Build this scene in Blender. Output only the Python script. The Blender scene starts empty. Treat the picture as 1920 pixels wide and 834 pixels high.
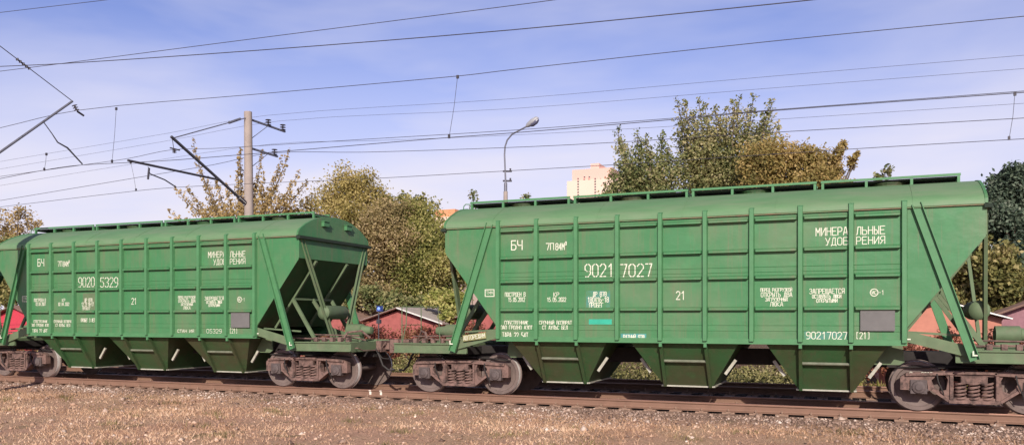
import bpy, bmesh, math, random
import numpy as np
from mathutils import Vector, Matrix
from mathutils.geometry import tessellate_polygon
R = math.radians
random.seed(7); RNG = np.random.default_rng(11)
S = bpy.context.scene
COL = S.collection

# ------------------------------------------------------------------ camera
CAM_D, CAM_H, YAW, FPX, HY = 18.3075, 1.779, 0.3883, 1526.59, 596.3
cd = bpy.data.cameras.new('camera'); cam = bpy.data.objects.new('camera', cd); COL.objects.link(cam)
cam.location = (0, -CAM_D, CAM_H); cam.rotation_euler = (R(90), 0, YAW)
cd.sensor_width = 36; cd.lens = FPX/1920*36; cd.shift_y = (HY-417)/1920
cd.clip_start = 0.1; cd.clip_end = 5000
S.camera = cam

# ------------------------------------------------------------------ world, sun, exposure
SUN_EL, SUN_AZ = R(28), R(21)           # azimuth: to the right of straight behind the camera
to_sun = Vector((math.sin(SUN_AZ)*math.cos(SUN_EL), -math.cos(SUN_AZ)*math.cos(SUN_EL), math.sin(SUN_EL)))
W = bpy.data.worlds.new('World'); S.world = W; W.use_nodes = True
nt = W.node_tree; nt.nodes.clear()
def wn(t, **k):
    n = nt.nodes.new(t)
    for a, b in k.items(): setattr(n, a, b)
    return n
wo = wn('ShaderNodeOutputWorld'); bg = wn('ShaderNodeBackground')
sky = wn('ShaderNodeTexSky'); sky.sky_type = 'NISHITA'; sky.sun_disc = False
sky.sun_elevation = SUN_EL; sky.sun_rotation = math.pi - SUN_AZ
sky.air_density = 1.0; sky.dust_density = 1.5; sky.ozone_density = 2.0
tc = wn('ShaderNodeTexCoord')
mp = wn('ShaderNodeMapping'); mp.inputs['Scale'].default_value = (1.0, 1.0, 4.2); mp.inputs['Location'].default_value = (0.35, 0.1, 0.05)
mp.inputs['Rotation'].default_value = (0, R(-9), 0)
nz = wn('ShaderNodeTexNoise'); nz.inputs['Scale'].default_value = 1.9; nz.inputs['Detail'].default_value = 5; nz.inputs['Roughness'].default_value = 0.5
nz.inputs['Distortion'].default_value = 0.25
cr = wn('ShaderNodeValToRGB'); cr.color_ramp.elements[0].position = 0.44; cr.color_ramp.elements[1].position = 0.72
sx = wn('ShaderNodeSeparateXYZ')
low = wn('ShaderNodeMapRange'); low.inputs['From Min'].default_value = 0.02; low.inputs['From Max'].default_value = 0.33
low.inputs['To Min'].default_value = 1.0; low.inputs['To Max'].default_value = 0.0
addn = wn('ShaderNodeMath', operation='MULTIPLY_ADD'); addn.inputs[1].default_value = 0.52
addn.use_clamp = True
mix = wn('ShaderNodeMixRGB'); mix.inputs['Color2'].default_value = (8.0, 7.7, 8.8, 1)
tint = wn('ShaderNodeMixRGB', blend_type='MULTIPLY'); tint.inputs['Fac'].default_value = 1; tint.inputs['Color2'].default_value = (1.26, 1.09, 1.50, 1)
L = nt.links.new
L(tc.outputs['Generated'], mp.inputs['Vector']); L(mp.outputs[0], nz.inputs['Vector']); L(nz.outputs['Fac'], cr.inputs['Fac'])
L(tc.outputs['Generated'], sx.inputs[0]); L(sx.outputs['Z'], low.inputs['Value'])
L(cr.outputs['Color'], addn.inputs[0]); L(low.outputs[0], addn.inputs[2])
L(sky.outputs[0], tint.inputs['Color1']); L(tint.outputs[0], mix.inputs['Color1']); L(addn.outputs[0], mix.inputs['Fac'])
zen = wn('ShaderNodeMapRange'); zen.inputs['From Min'].default_value = 0.38; zen.inputs['From Max'].default_value = 0.75   # deeper sky overhead
zen.inputs['To Min'].default_value = 1.0; zen.inputs['To Max'].default_value = 0.42
deep = wn('ShaderNodeMixRGB', blend_type='MULTIPLY'); deep.inputs['Fac'].default_value = 1
L(sx.outputs['Z'], zen.inputs['Value']); L(mix.outputs[0], deep.inputs['Color1']); L(zen.outputs[0], deep.inputs['Color2'])
L(deep.outputs[0], bg.inputs['Color']); bg.inputs['Strength'].default_value = 0.1; L(bg.outputs[0], wo.inputs['Surface'])
sl = bpy.data.lights.new('sun', 'SUN'); sl.energy = 5.0; sl.angle = R(0.5); sl.color = (1.0, 0.93, 0.82)
so = bpy.data.objects.new('sun', sl); COL.objects.link(so); so.rotation_euler = to_sun.to_track_quat('Z', 'Y').to_euler()
so.location = to_sun*60
S.view_settings.view_transform = 'Standard'; S.view_settings.look = 'None'; S.view_settings.gamma = 1
S.view_settings.use_curve_mapping = False; S.view_settings.exposure = 0.1
S.cycles.max_bounces = 6; S.cycles.transparent_max_bounces = 8

# ------------------------------------------------------------------ helpers
def at(u, v, y):
    "photo measurement -> world point on the plane at depth y (used to place far things where they stand)"
    s, c = math.sin(YAW), math.cos(YAW); a = (u-960)/FPX; b = -(v-HY)/FPX
    d = Vector((-s+c*a, c+s*a, b)); t = (y+CAM_D)/d.y
    return Vector((0, -CAM_D, CAM_H)) + d*t

class MB:
    def __init__(s): s.v = []; s.f = []
    def add(s, vs, fs):
        n = len(s.v); s.v += [tuple(p) for p in vs]; s.f += [tuple(i+n for i in f) for f in fs]; return s
    def box(s, x0, x1, y0, y1, z0, z1):
        return s.add([(x0,y0,z0),(x1,y0,z0),(x1,y1,z0),(x0,y1,z0),(x0,y0,z1),(x1,y0,z1),(x1,y1,z1),(x0,y1,z1)],
                     [(0,3,2,1),(4,5,6,7),(0,1,5,4),(1,2,6,5),(2,3,7,6),(3,0,4,7)])
    def beam(s, p, q, w, h, up=(0,0,1)):
        p, q = Vector(p), Vector(q); d = (q-p).normalized(); up = Vector(up)
        a = d.cross(up)
        if a.length < 1e-4: a = d.cross(Vector((1,0,0)))
        a.normalize(); b = a.cross(d).normalized(); a *= w/2; b *= h/2
        vs = [p-a-b, p+a-b, p+a+b, p-a+b, q-a-b, q+a-b, q+a+b, q-a+b]
        return s.add(vs, [(0,1,2,3),(7,6,5,4),(0,4,5,1),(1,5,6,2),(2,6,7,3),(3,7,4,0)])
    def channel(s, p, q, w, h, up, t=0.012):
        "C-section bar: web plus two flanges standing out towards up"
        p, q = Vector(p), Vector(q); d = (q-p).normalized(); up = Vector(up); up = (up-d*up.dot(d)).normalized(); a = d.cross(up).normalized()
        s.beam(p, q, w, t, up)
        for sg in (-1, 1):
            o = a*sg*(w/2-t/2)+up*(h/2+t/2); s.beam(p+o, q+o, t, h, up)
        return s
    def tube(s, pts, r, n=8, caps=True):
        pts = [Vector(p) for p in pts]; m = len(pts)
        rs = r if isinstance(r, (list, tuple)) else [r]*m
        base = len(s.v); prev = None
        for i, p in enumerate(pts):
            d = (pts[min(i+1, m-1)]-pts[max(i-1, 0)]).normalized()
            if prev is None:
                a = d.cross(Vector((0,0,1)))
                if a.length < 1e-3: a = d.cross(Vector((1,0,0)))
            else: a = prev-d*prev.dot(d)
            a.normalize(); prev = a; b = d.cross(a)
            for k in range(n):
                t = 2*math.pi*k/n; s.v.append(tuple(p+a*(math.cos(t)*rs[i])+b*(math.sin(t)*rs[i])))
        for i in range(m-1):
            for k in range(n):
                k2 = (k+1) % n; s.f.append((base+i*n+k, base+i*n+k2, base+(i+1)*n+k2, base+(i+1)*n+k))
        if caps:
            s.f.append(tuple(base+k for k in range(n))[::-1]); s.f.append(tuple(base+(m-1)*n+k for k in range(n)))
        return s
    def lathe(s, c, axis, prof, n=32):
        "prof: (distance along axis, radius)"
        c = Vector(c); ax = Vector(axis).normalized(); a = ax.orthogonal().normalized(); b = ax.cross(a)
        base = len(s.v)
        for h, r in prof:
            for k in range(n):
                t = 2*math.pi*k/n; s.v.append(tuple(c+ax*h+(a*math.cos(t)+b*math.sin(t))*r))
        for i in range(len(prof)-1):
            for k in range(n):
                k2 = (k+1) % n; s.f.append((base+i*n+k, base+i*n+k2, base+(i+1)*n+k2, base+(i+1)*n+k))
        s.f.append(tuple(base+k for k in range(n))[::-1]); s.f.append(tuple(base+(len(prof)-1)*n+k for k in range(n)))
        return s
    def plate(s, outer, holes, y0, y1, plane='xz'):
        "flat outline with holes in x-z, given thickness along y"
        loops = [outer]+list(holes)
        flat = [p for l in loops for p in l]
        tris = tessellate_polygon([[Vector((p[0], p[1], 0)) for p in l] for l in loops])
        base = len(s.v); n = len(flat)
        for y in (y0, y1):
            for p in flat: s.v.append((p[0], y, p[1]) if plane == 'xz' else (y, p[0], p[1]))
        for t in tris:
            s.f.append(tuple(base+i for i in t)); s.f.append(tuple(base+n+i for i in t[::-1]))
        o = 0
        for l in loops:
            m = len(l)
            for i in range(m):
                j = (i+1) % m; s.f.append((base+o+i, base+o+j, base+n+o+j, base+n+o+i))
            o += m
        return s
    def build(s, name, mat, parent=None, smooth=None, fix=True, bevel=0):
        me = bpy.data.meshes.new(name); me.from_pydata(s.v, [], s.f); me.update()
        if fix:
            bm = bmesh.new(); bm.from_mesh(me); bmesh.ops.recalc_face_normals(bm, faces=bm.faces)
            if bevel:
                es = [e for e in bm.edges if len(e.link_faces) == 2 and e.calc_face_angle(0) > 0.9]
                bmesh.ops.bevel(bm, geom=es, offset=bevel, segments=1, affect='EDGES', clamp_overlap=True)
            bm.to_mesh(me); bm.free()
        if smooth:
            me.shade_smooth(); me.set_sharp_from_angle(angle=R(smooth))
        if mat: me.materials.append(mat)
        o = bpy.data.objects.new(name, me); COL.objects.link(o)
        if parent: o.parent = parent
        return o
def mesh_np(name, V, F, k, mat, parent=None):
    "fast mesh from numpy arrays of k-gons"
    me = bpy.data.meshes.new(name); V = np.asarray(V, np.float32); F = np.asarray(F, np.int32)
    me.vertices.add(len(V)); me.vertices.foreach_set('co', V.ravel())
    me.loops.add(F.size); me.loops.foreach_set('vertex_index', F.ravel())
    me.polygons.add(len(F)); me.polygons.foreach_set('loop_start', np.arange(0, F.size, k, dtype=np.int32))
    me.update(calc_edges=True); me.validate(); me.materials.append(mat)
    o = bpy.data.objects.new(name, me); COL.objects.link(o)
    if parent: o.parent = parent
    return o
def tag(o, label=None, cat=None, group=None, kind=None):
    if label: o['label'] = label
    if cat: o['category'] = cat
    if group: o['group'] = group
    if kind: o['kind'] = kind
    return o
def empty(name, loc=(0,0,0), rz=0):
    o = bpy.data.objects.new(name, None); COL.objects.link(o); o.location = loc; o.rotation_euler = (0,0,rz); o.empty_display_size = 0.3
    return o
def kids(o): return [c for c in COL.objects if c.parent == o]
def copy_tree(o, parent=None, skip=()):
    c = o.copy(); COL.objects.link(c); c.parent = parent
    for ch in kids(o):
        if not any(ch.name.startswith(k) for k in skip): copy_tree(ch, c)
    return c

# ------------------------------------------------------------------ materials
def mat(name, col, rough=0.7, metal=0.0, var=0.15, scale=6, col2=None, f2=(0.5,0.7), scale2=2.0, stretch=(1,1,1), bump=0, bscale=60, coords='Object', spec=0.4):
    m = bpy.data.materials.new(name); m.use_nodes = True; t = m.node_tree; p = t.nodes['Principled BSDF']
    p.inputs['Roughness'].default_value = rough; p.inputs['Metallic'].default_value = metal
    p.inputs['Specular IOR Level'].default_value = spec
    c = t.nodes.new('ShaderNodeTexCoord'); mp = t.nodes.new('ShaderNodeMapping'); mp.inputs['Scale'].default_value = stretch
    t.links.new(c.outputs[coords], mp.inputs['Vector'])
    n = t.nodes.new('ShaderNodeTexNoise'); n.inputs['Scale'].default_value = scale; n.inputs['Detail'].default_value = 6; n.inputs['Roughness'].default_value = 0.62
    t.links.new(mp.outputs[0], n.inputs['Vector'])
    r = t.nodes.new('ShaderNodeValToRGB'); r.color_ramp.elements[0].position = 0.3; r.color_ramp.elements[1].position = 0.7
    r.color_ramp.elements[0].color = tuple(x*(1-var) for x in col)+(1,); r.color_ramp.elements[1].color = tuple(min(1, x*(1+var)) for x in col)+(1,)
    t.links.new(n.outputs['Fac'], r.inputs['Fac']); out = r.outputs['Color']
    if col2:
        n2 = t.nodes.new('ShaderNodeTexNoise'); n2.inputs['Scale'].default_value = scale2; n2.inputs['Detail'].default_value = 8; n2.inputs['Roughness'].default_value = 0.7
        t.links.new(mp.outputs[0], n2.inputs['Vector'])
        q = t.nodes.new('ShaderNodeMapRange'); q.inputs['From Min'].default_value = f2[0]; q.inputs['From Max'].default_value = f2[1]
        t.links.new(n2.outputs['Fac'], q.inputs['Value'])
        x = t.nodes.new('ShaderNodeMixRGB'); x.inputs['Color2'].default_value = tuple(col2)+(1,)
        t.links.new(q.outputs[0], x.inputs['Fac']); t.links.new(out, x.inputs['Color1']); out = x.outputs['Color']
    t.links.new(out, p.inputs['Base Color'])
    if bump:
        b = t.nodes.new('ShaderNodeTexNoise'); b.inputs['Scale'].default_value = bscale; b.inputs['Detail'].default_value = 4
        t.links.new(c.outputs[coords], b.inputs['Vector'])
        u = t.nodes.new('ShaderNodeBump'); u.inputs['Strength'].default_value = bump; u.inputs['Distance'].default_value = 0.02
        t.links.new(b.outputs['Fac'], u.inputs['Height']); t.links.new(u.outputs[0], p.inputs['Normal'])
    return m
def leafmat(name, cols, trans=0.35):
    m = bpy.data.materials.new(name); m.use_nodes = True; t = m.node_tree; p = t.nodes['Principled BSDF']; out = t.nodes['Material Output']
    g = t.nodes.new('ShaderNodeNewGeometry'); r = t.nodes.new('ShaderNodeValToRGB'); r.color_ramp.interpolation = 'LINEAR'
    el = r.color_ramp.elements
    while len(el) < len(cols): el.new(0.5)
    for i, c in enumerate(cols): el[i].position = i/(len(cols)-1); el[i].color = tuple(c)+(1,)
    # clump-sized variation shifts which of the leaf colours appears
    n = t.nodes.new('ShaderNodeTexNoise'); n.inputs['Scale'].default_value = 0.55; n.inputs['Detail'].default_value = 2
    t.links.new(g.outputs['Position'], n.inputs['Vector'])
    a = t.nodes.new('ShaderNodeMath'); a.operation = 'MULTIPLY_ADD'; a.inputs[1].default_value = 1.5; a.inputs[2].default_value = -0.75
    t.links.new(n.outputs['Fac'], a.inputs[0])
    b = t.nodes.new('ShaderNodeMath'); b.operation = 'MULTIPLY_ADD'; b.inputs[1].default_value = 0.75
    t.links.new(g.outputs['Random Per Island'], b.inputs[0]); t.links.new(a.outputs[0], b.inputs[2])
    c2 = t.nodes.new('ShaderNodeMath'); c2.operation = 'ADD'; c2.inputs[1].default_value = 0.12; c2.use_clamp = True
    t.links.new(b.outputs[0], c2.inputs[0]); t.links.new(c2.outputs[0], r.inputs['Fac'])
    t.links.new(r.outputs['Color'], p.inputs['Base Color']); p.inputs['Roughness'].default_value = 0.6; p.inputs['Specular IOR Level'].default_value = 0.25
    tr = t.nodes.new('ShaderNodeBsdfTranslucent'); t.links.new(r.outputs['Color'], tr.inputs['Color'])
    mx = t.nodes.new('ShaderNodeMixShader'); mx.inputs[0].default_value = trans
    t.links.new(p.outputs[0], mx.inputs[1]); t.links.new(tr.outputs[0], mx.inputs[2]); t.links.new(mx.outputs[0], out.inputs['Surface'])
    return m

GREEN = (0.060, 0.178, 0.078)
M = {}
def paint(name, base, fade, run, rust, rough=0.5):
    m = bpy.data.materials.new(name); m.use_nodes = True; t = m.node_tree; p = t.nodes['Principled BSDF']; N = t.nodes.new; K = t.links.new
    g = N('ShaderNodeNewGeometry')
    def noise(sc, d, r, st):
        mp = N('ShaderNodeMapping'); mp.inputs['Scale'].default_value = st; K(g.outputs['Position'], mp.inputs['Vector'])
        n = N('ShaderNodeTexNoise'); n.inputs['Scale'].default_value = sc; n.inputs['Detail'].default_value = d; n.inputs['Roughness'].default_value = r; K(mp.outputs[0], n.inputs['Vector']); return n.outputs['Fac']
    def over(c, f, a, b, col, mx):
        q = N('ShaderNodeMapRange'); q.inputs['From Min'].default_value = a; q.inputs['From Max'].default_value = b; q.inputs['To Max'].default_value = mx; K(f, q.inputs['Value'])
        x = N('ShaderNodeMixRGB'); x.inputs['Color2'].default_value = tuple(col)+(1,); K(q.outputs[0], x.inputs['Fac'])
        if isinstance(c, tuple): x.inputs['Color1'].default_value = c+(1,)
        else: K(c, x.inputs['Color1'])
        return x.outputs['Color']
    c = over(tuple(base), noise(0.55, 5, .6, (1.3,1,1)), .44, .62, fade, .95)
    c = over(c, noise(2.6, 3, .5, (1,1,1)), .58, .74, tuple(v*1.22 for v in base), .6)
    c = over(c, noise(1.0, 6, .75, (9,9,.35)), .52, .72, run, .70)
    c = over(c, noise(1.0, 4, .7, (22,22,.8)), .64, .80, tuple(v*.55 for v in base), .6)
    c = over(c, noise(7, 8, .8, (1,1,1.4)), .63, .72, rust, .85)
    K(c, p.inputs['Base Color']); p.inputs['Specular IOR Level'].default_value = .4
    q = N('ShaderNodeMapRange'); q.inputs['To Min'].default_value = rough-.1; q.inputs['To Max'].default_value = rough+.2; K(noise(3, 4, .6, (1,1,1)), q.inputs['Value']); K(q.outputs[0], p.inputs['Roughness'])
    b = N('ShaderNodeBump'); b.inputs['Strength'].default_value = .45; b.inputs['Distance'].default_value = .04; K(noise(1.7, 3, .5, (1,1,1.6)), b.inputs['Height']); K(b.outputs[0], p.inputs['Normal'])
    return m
M['paint'] = paint('green_wagon_paint', (0.047,0.174,0.067), (0.095,0.178,0.084), (0.150,0.140,0.082), (0.13,0.085,0.05))
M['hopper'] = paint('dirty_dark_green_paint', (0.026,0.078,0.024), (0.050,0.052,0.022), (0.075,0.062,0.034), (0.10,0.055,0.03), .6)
M['roof'] = mat('dusty_green_roof_paint', (0.098,0.200,0.092), 0.6, var=0.09, scale=2.2, col2=(0.175,0.215,0.135), f2=(0.44,0.78), scale2=1.0, stretch=(0.5,2.0,2.0))
M['edge'] = mat('lighter_green_paint', (0.066,0.195,0.082), 0.5, var=0.10, scale=5)
M['sill'] = mat('dusty_grey_green_paint', (0.105,0.150,0.078), 0.7, var=0.15, scale=3.5, col2=(0.15,0.12,0.085), f2=(0.52,0.85), scale2=2.0)
M['darkplank'] = mat('shade_darkened_plank', (0.05,0.058,0.05), 0.85, var=0.25)  # planks coloured near black to stand in for shade below the walk rail
M['lipshade'] = mat('lip_shade_dark_green', (0.018,0.03,0.02), 0.9, var=0.2)  # shaded recess under the roof end, painted as a dark lip
M['rust'] = mat('rusty_seam', (0.20,0.13,0.085), 0.85, var=0.3, scale=5, col2=(0.12,0.21,0.105), f2=(0.42,0.60), scale2=1.4)
M['bogie'] = mat('brown_dusty_bogie_iron', (0.178,0.108,0.090), 0.82, var=0.25, scale=7, col2=(0.040,0.027,0.023), f2=(0.47,0.66), scale2=6, bump=0.2, bscale=40)
M['box'] = mat('grey_dusty_axle_box', (0.090,0.069,0.066), 0.75, var=0.25, scale=9)
M['wheel'] = mat('brown_grey_wheel_steel', (0.150,0.110,0.097), 0.75, var=0.18, scale=6, col2=(0.06,0.042,0.036), f2=(0.5,0.8), scale2=4)
M['tread'] = mat('polished_tread_steel', (0.62,0.58,0.55), 0.38, metal=0.25, var=0.1)
M['black'] = mat('black_grime', (0.022,0.018,0.017), 0.85, var=0.3)
M['rubber'] = mat('black_rubber_hose', (0.03,0.026,0.025), 0.7, var=0.2)
M['lip'] = mat('worn_pale_metal', (0.135,0.145,0.10), 0.6, var=0.25, scale=8)
M['worn'] = mat('worn_bare_edge', (0.36,0.35,0.29), 0.5, var=0.25, scale=8)
M['white'] = mat('white_stencil_paint', (0.62,0.62,0.50), 0.65, var=0.14, scale=14, col2=(0.16,0.28,0.16), f2=(0.55,0.80), scale2=11)
M['teal'] = mat('turquoise_paint_patch', (0.03,0.35,0.235), 0.5, var=0.12)
M['bluepatch'] = mat('blue_grey_paint_patch', (0.072,0.22,0.175), 0.55, var=0.15, col2=(0.062,0.182,0.075), f2=(0.42,0.60), scale2=6)
M['cyanpatch'] = mat('cyan_paint_patch', (0.06,0.25,0.22), 0.55, var=0.2)
M['grey'] = mat('dark_grey_painted_panel', (0.130,0.125,0.122), 0.75, var=0.09)
M['yellow'] = mat('faded_yellow_plate', (0.24,0.235,0.10), 0.6, var=0.2)
M['rail'] = mat('rusty_brown_rail', (0.200,0.112,0.076), 0.8, var=0.16, scale=4, col2=(0.15,0.082,0.058), f2=(0.5,0.8), scale2=2.0)
M['railtop'] = mat('worn_rail_head', (0.24,0.125,0.09), 0.45, metal=0.5, var=0.12)
M['conc'] = mat('dusty_sleeper_concrete', (0.25,0.158,0.112), 0.95, var=0.22, scale=7, bump=0.3)
M['concrete'] = mat('pinkish_mast_concrete', (0.32,0.265,0.235), 0.9, var=0.12, scale=3)
M['steel'] = mat('dark_galvanised_steel', (0.075,0.072,0.085), 0.6, metal=0.3, var=0.2)
M['tubegrey'] = mat('grey_cantilever_tube', (0.15,0.15,0.18), 0.55, metal=0.3, var=0.15)
M['whitemark'] = mat('white_rail_paint', (.7,.64,.55), .8, var=.2)
M['wire'] = mat('dark_copper_wire', (0.055,0.05,0.06), 0.6, metal=0.2, var=0.2)
M['porcelain'] = mat('brown_glazed_insulator', (0.06,0.05,0.055), 0.25, var=0.2)
M['lamp'] = mat('pale_lamp_metal', (0.30,0.30,0.32), 0.45, var=0.06)
M['lampdark'] = mat('dark_lamp_glass', (0.10,0.10,0.16), 0.25, var=0.1)
M['bark'] = mat('grey_brown_bark', (0.13,0.10,0.075), 0.9, var=0.3, scale=9)

# ------------------------------------------------------------------ ground
def ground_material():
    m = bpy.data.materials.new('dry_grass_ground'); m.use_nodes = True; t = m.node_tree; p = t.nodes['Principled BSDF']; N = t.nodes.new; K = t.links.new
    p.inputs['Roughness'].default_value = 0.95; p.inputs['Specular IOR Level'].default_value = 0.15
    g = N('ShaderNodeNewGeometry'); s = N('ShaderNodeSeparateXYZ'); K(g.outputs['Position'], s.inputs[0])
    def noise(sc, d=6, r=0.65):
        n = N('ShaderNodeTexNoise'); n.inputs['Scale'].default_value = sc; n.inputs['Detail'].default_value = d; n.inputs['Roughness'].default_value = r
        K(g.outputs['Position'], n.inputs['Vector']); return n.outputs['Fac']
    def ramp(f, a, b, ca, cb):
        r = N('ShaderNodeValToRGB'); e = r.color_ramp.elements; e[0].position = a; e[1].position = b; e[0].color = ca+(1,); e[1].color = cb+(1,); K(f, r.inputs['Fac']); return r.outputs['Color']
    def mixc(f, a, b):
        x = N('ShaderNodeMixRGB'); K(f, x.inputs['Fac']); K(a, x.inputs['Color1']); K(b, x.inputs['Color2']); return x.outputs['Color']
    def rng(v, a, b, c=0., d=1.):
        q = N('ShaderNodeMapRange'); q.inputs['From Min'].default_value = a; q.inputs['From Max'].default_value = b; q.inputs['To Min'].default_value = c; q.inputs['To Max'].default_value = d; K(v, q.inputs['Value']); return q.outputs[0]
    grass = ramp(noise(38, 5), 0.32, 0.68, (0.25,0.150,0.090), (0.80,0.525,0.355))
    dirt = ramp(noise(30, 6), 0.3, 0.7, (0.28,0.155,0.105), (0.78,0.475,0.335))
    grav = ramp(noise(55, 3), 0.35, 0.66, (0.12,0.075,0.058), (0.46,0.31,0.235))
    c = mixc(rng(noise(0.75, 6, .7), 0.42, 0.58), grass, dirt)
    green = ramp(noise(40, 4), 0.3, 0.7, (0.10,0.085,0.035), (0.24,0.20,0.09))
    c = mixc(rng(noise(1.3, 3, 0.5), 0.635, 0.74, 0, 0.7), c, green)
    # ballast strip along the near track, ragged edge
    ed = N('ShaderNodeMath'); ed.operation = 'MULTIPLY_ADD'; ed.inputs[1].default_value = 1.7; K(noise(0.9, 5), ed.inputs[0]); K(s.outputs['Y'], ed.inputs[2])
    xg = N('ShaderNodeMath'); xg.operation = 'MULTIPLY_ADD'; xg.inputs[1].default_value = 0.055; K(s.outputs['X'], xg.inputs[0]); K(ed.outputs[0], xg.inputs[2])
    c = mixc(rng(xg.outputs[0], -1.75, -0.75), c, grav)
    oily_shade = ramp(noise(45, 4), 0.35, 0.66, (0.025,0.018,0.015), (0.10,0.072,0.058))  # oily bed, its colour darkened further for the shade under the wagons
    c = mixc(rng(s.outputs['Y'], -0.80, -0.70), c, oily_shade)
    # far side: leaf litter
    lit = ramp(noise(9, 6), 0.3, 0.7, (0.05,0.033,0.02), (0.27,0.165,0.10))
    c = mixc(rng(s.outputs['Y'], 6.2, 7.2), c, lit)
    dk = N('ShaderNodeMixRGB'); dk.blend_type = 'MULTIPLY'; K(rng(noise(6.5, 7, .75), 0.54, 0.70), dk.inputs['Fac']); K(c, dk.inputs['Color1']); dk.inputs['Color2'].default_value = (.55,.50,.45,1); c = dk.outputs['Color']   # dead thatch
    K(c, p.inputs['Base Color'])
    b = N('ShaderNodeBump'); b.inputs['Strength'].default_value = 1.0; b.inputs['Distance'].default_value = 0.09; K(noise(17, 6), b.inputs['Height']); K(b.outputs[0], p.inputs['Normal'])
    return m
def gz(x, y):
    x = np.asarray(x, float); y = np.asarray(y, float)
    z = -0.27 + 0.025*np.sin(x*1.7+y*0.9)*np.sin(y*1.3-x*0.4) + 0.018*np.sin(x*3.9+1.1)*np.sin(y*4.3+x)
    near = np.clip((y+2.6)/0.8, 0, 1)
    z = z*(1-near) + near*-0.226
    d = np.clip((y-6.6)/4.5, 0, 1); z = z - 0.60*d*d*(3-2*d)
    return z
def build_ground():
    xs = np.concatenate([[-3000,-900,-300,-120], np.arange(-70, 24.1, 0.35), [60,150,400,900,3000]])
    ys = np.concatenate([[-900,-200,-60,-30], np.arange(-18, 30.1, 0.35), [45,80,200,600,3500]])
    X, Y = np.meshgrid(xs, ys); Z = gz(X, Y)
    V = np.c_[X.ravel(), Y.ravel(), Z.ravel()]; nx = len(xs); ny = len(ys)
    i = np.arange(nx-1)[None,:]+nx*np.arange(ny-1)[:,None]; i = i.ravel()
    F = np.c_[i, i+1, i+1+nx, i+nx]
    o = mesh_np('ground', V, F, 4, ground_material()); o.data.shade_smooth(); tag(o, kind='structure')
build_ground()

def stones(name, n, xr, yr, zf, size, m, bias=None):
    x = RNG.uniform(*xr, n); y = RNG.uniform(*yr, n)
    if bias is not None:
        keep = RNG.random(n) < bias(x, y); x, y = x[keep], y[keep]; n = len(x)
    sz = size*RNG.lognormal(0, 0.42, n)
    base = np.array([(1,0,0),(0,1,0),(-1,0,0),(0,-1,0),(0,0,1),(0,0,-1)], float)
    q = base[None]*RNG.uniform(0.6, 1.25, (n,6,1))+RNG.normal(0, 0.16, (n,6,3))
    q[:,:,2] *= 0.72; a = RNG.uniform(0, 6.28, n); c, s_ = np.cos(a)[:,None], np.sin(a)[:,None]
    qx = q[:,:,0]*c-q[:,:,1]*s_; qy = q[:,:,0]*s_+q[:,:,1]*c
    V = np.stack([qx, qy, q[:,:,2]], -1)*sz[:,None,None]/2
    V += np.stack([x, y, zf(x, y)+sz*0.12], -1)[:,None,:]
    f = np.array([(0,1,4),(1,2,4),(2,3,4),(3,0,4),(1,0,5),(2,1,5),(3,2,5),(0,3,5)])
    F = (f[None]+6*np.arange(n)[:,None,None]).reshape(-1, 3)
    o = mesh_np(name, V.reshape(-1, 3), F, 3, m); return o
M['stone'] = leafmat('grey_pink_ballast_stone', [(0.10,0.064,0.05),(0.25,0.165,0.125),(0.37,0.255,0.195),(0.64,0.53,0.45)], 0.0)
tag(stones('ballast', 24000, (-34, 6), (-3.4, -0.98), gz, 0.042, M['stone'], lambda x, y: np.clip((y+3.5+0.035*(x+6)+0.6*np.sin(x*0.9))/1.7, 0, 1)**1.4*0.9+0.03), kind='stuff')
M['oilshade_stone'] = leafmat('oily_shade_ballast_stone', [(0.02,0.015,0.013),(0.045,0.033,0.028),(0.08,0.06,0.05),(0.15,0.115,0.095)], 0.0)  # stone colours carry the wagons' shade as well as oily dirt
tag(stones('ballast', 9000, (-34, 6), (-0.7, 6.2), gz, 0.05, M['oilshade_stone']), kind='stuff')

def blades(name, n, xr, yr, h, m, bias=None, w=0.006, tri=3, spread=0.7):
    x = RNG.uniform(*xr, n); y = RNG.uniform(*yr, n)
    if bias is not None:
        k = RNG.random(n) < bias(x, y); x, y = x[k], y[k]; n = len(x)
    z = gz(x, y)-0.005; hh = h*RNG.lognormal(0, 0.4, n); a = RNG.uniform(0, 6.28, n); b = RNG.uniform(0, 6.28, n); l = RNG.uniform(0.1, spread*1.6, n)*hh
    ww = w*RNG.uniform(0.7, 1.5, n)
    V = np.empty((n,3,3)); dx, dy = np.cos(a)*ww, np.sin(a)*ww
    V[:,0] = np.stack([x-dx, y-dy, z], -1); V[:,1] = np.stack([x+dx, y+dy, z], -1)
    V[:,2] = np.stack([x+np.cos(b)*l, y+np.sin(b)*l, z+hh], -1)
    return mesh_np(name, V.reshape(-1,3), np.arange(3*n).reshape(-1,3), 3, m)
M['clod'] = leafmat('dry_earth_clod', [(0.20,0.12,0.085),(0.36,0.225,0.155),(0.52,0.345,0.245),(0.74,0.58,0.46)], 0.0)
M['straw'] = leafmat('dry_straw_grass', [(0.26,0.155,0.088),(0.54,0.340,0.215),(0.69,0.455,0.300),(0.80,0.60,0.42)], 0.3)
M['tuft'] = leafmat('olive_grass_tuft', [(0.09,0.085,0.03),(0.17,0.15,0.055),(0.28,0.23,0.10),(0.42,0.33,0.17)], 0.3)
def patch(x, y, s=0.8, o=0.0): return np.sin(x*s+o+1.3*np.sin(y*s*0.8))*np.sin(y*s*1.4+o*2+np.cos(x*s*0.6))
tag(blades('dry_grass', 130000, (-24, 4.5), (-11.5, -2.0), 0.040, M['straw'], lambda x, y: (np.abs(x*0.93+(y+18.3)*0.38) < (y+18.3)*0.9+1)*np.clip(0.5+0.7*patch(x, y), 0.12, 1)*np.clip((-y-1.7)/1.0, 0, 1), w=0.009), kind='stuff')
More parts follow.
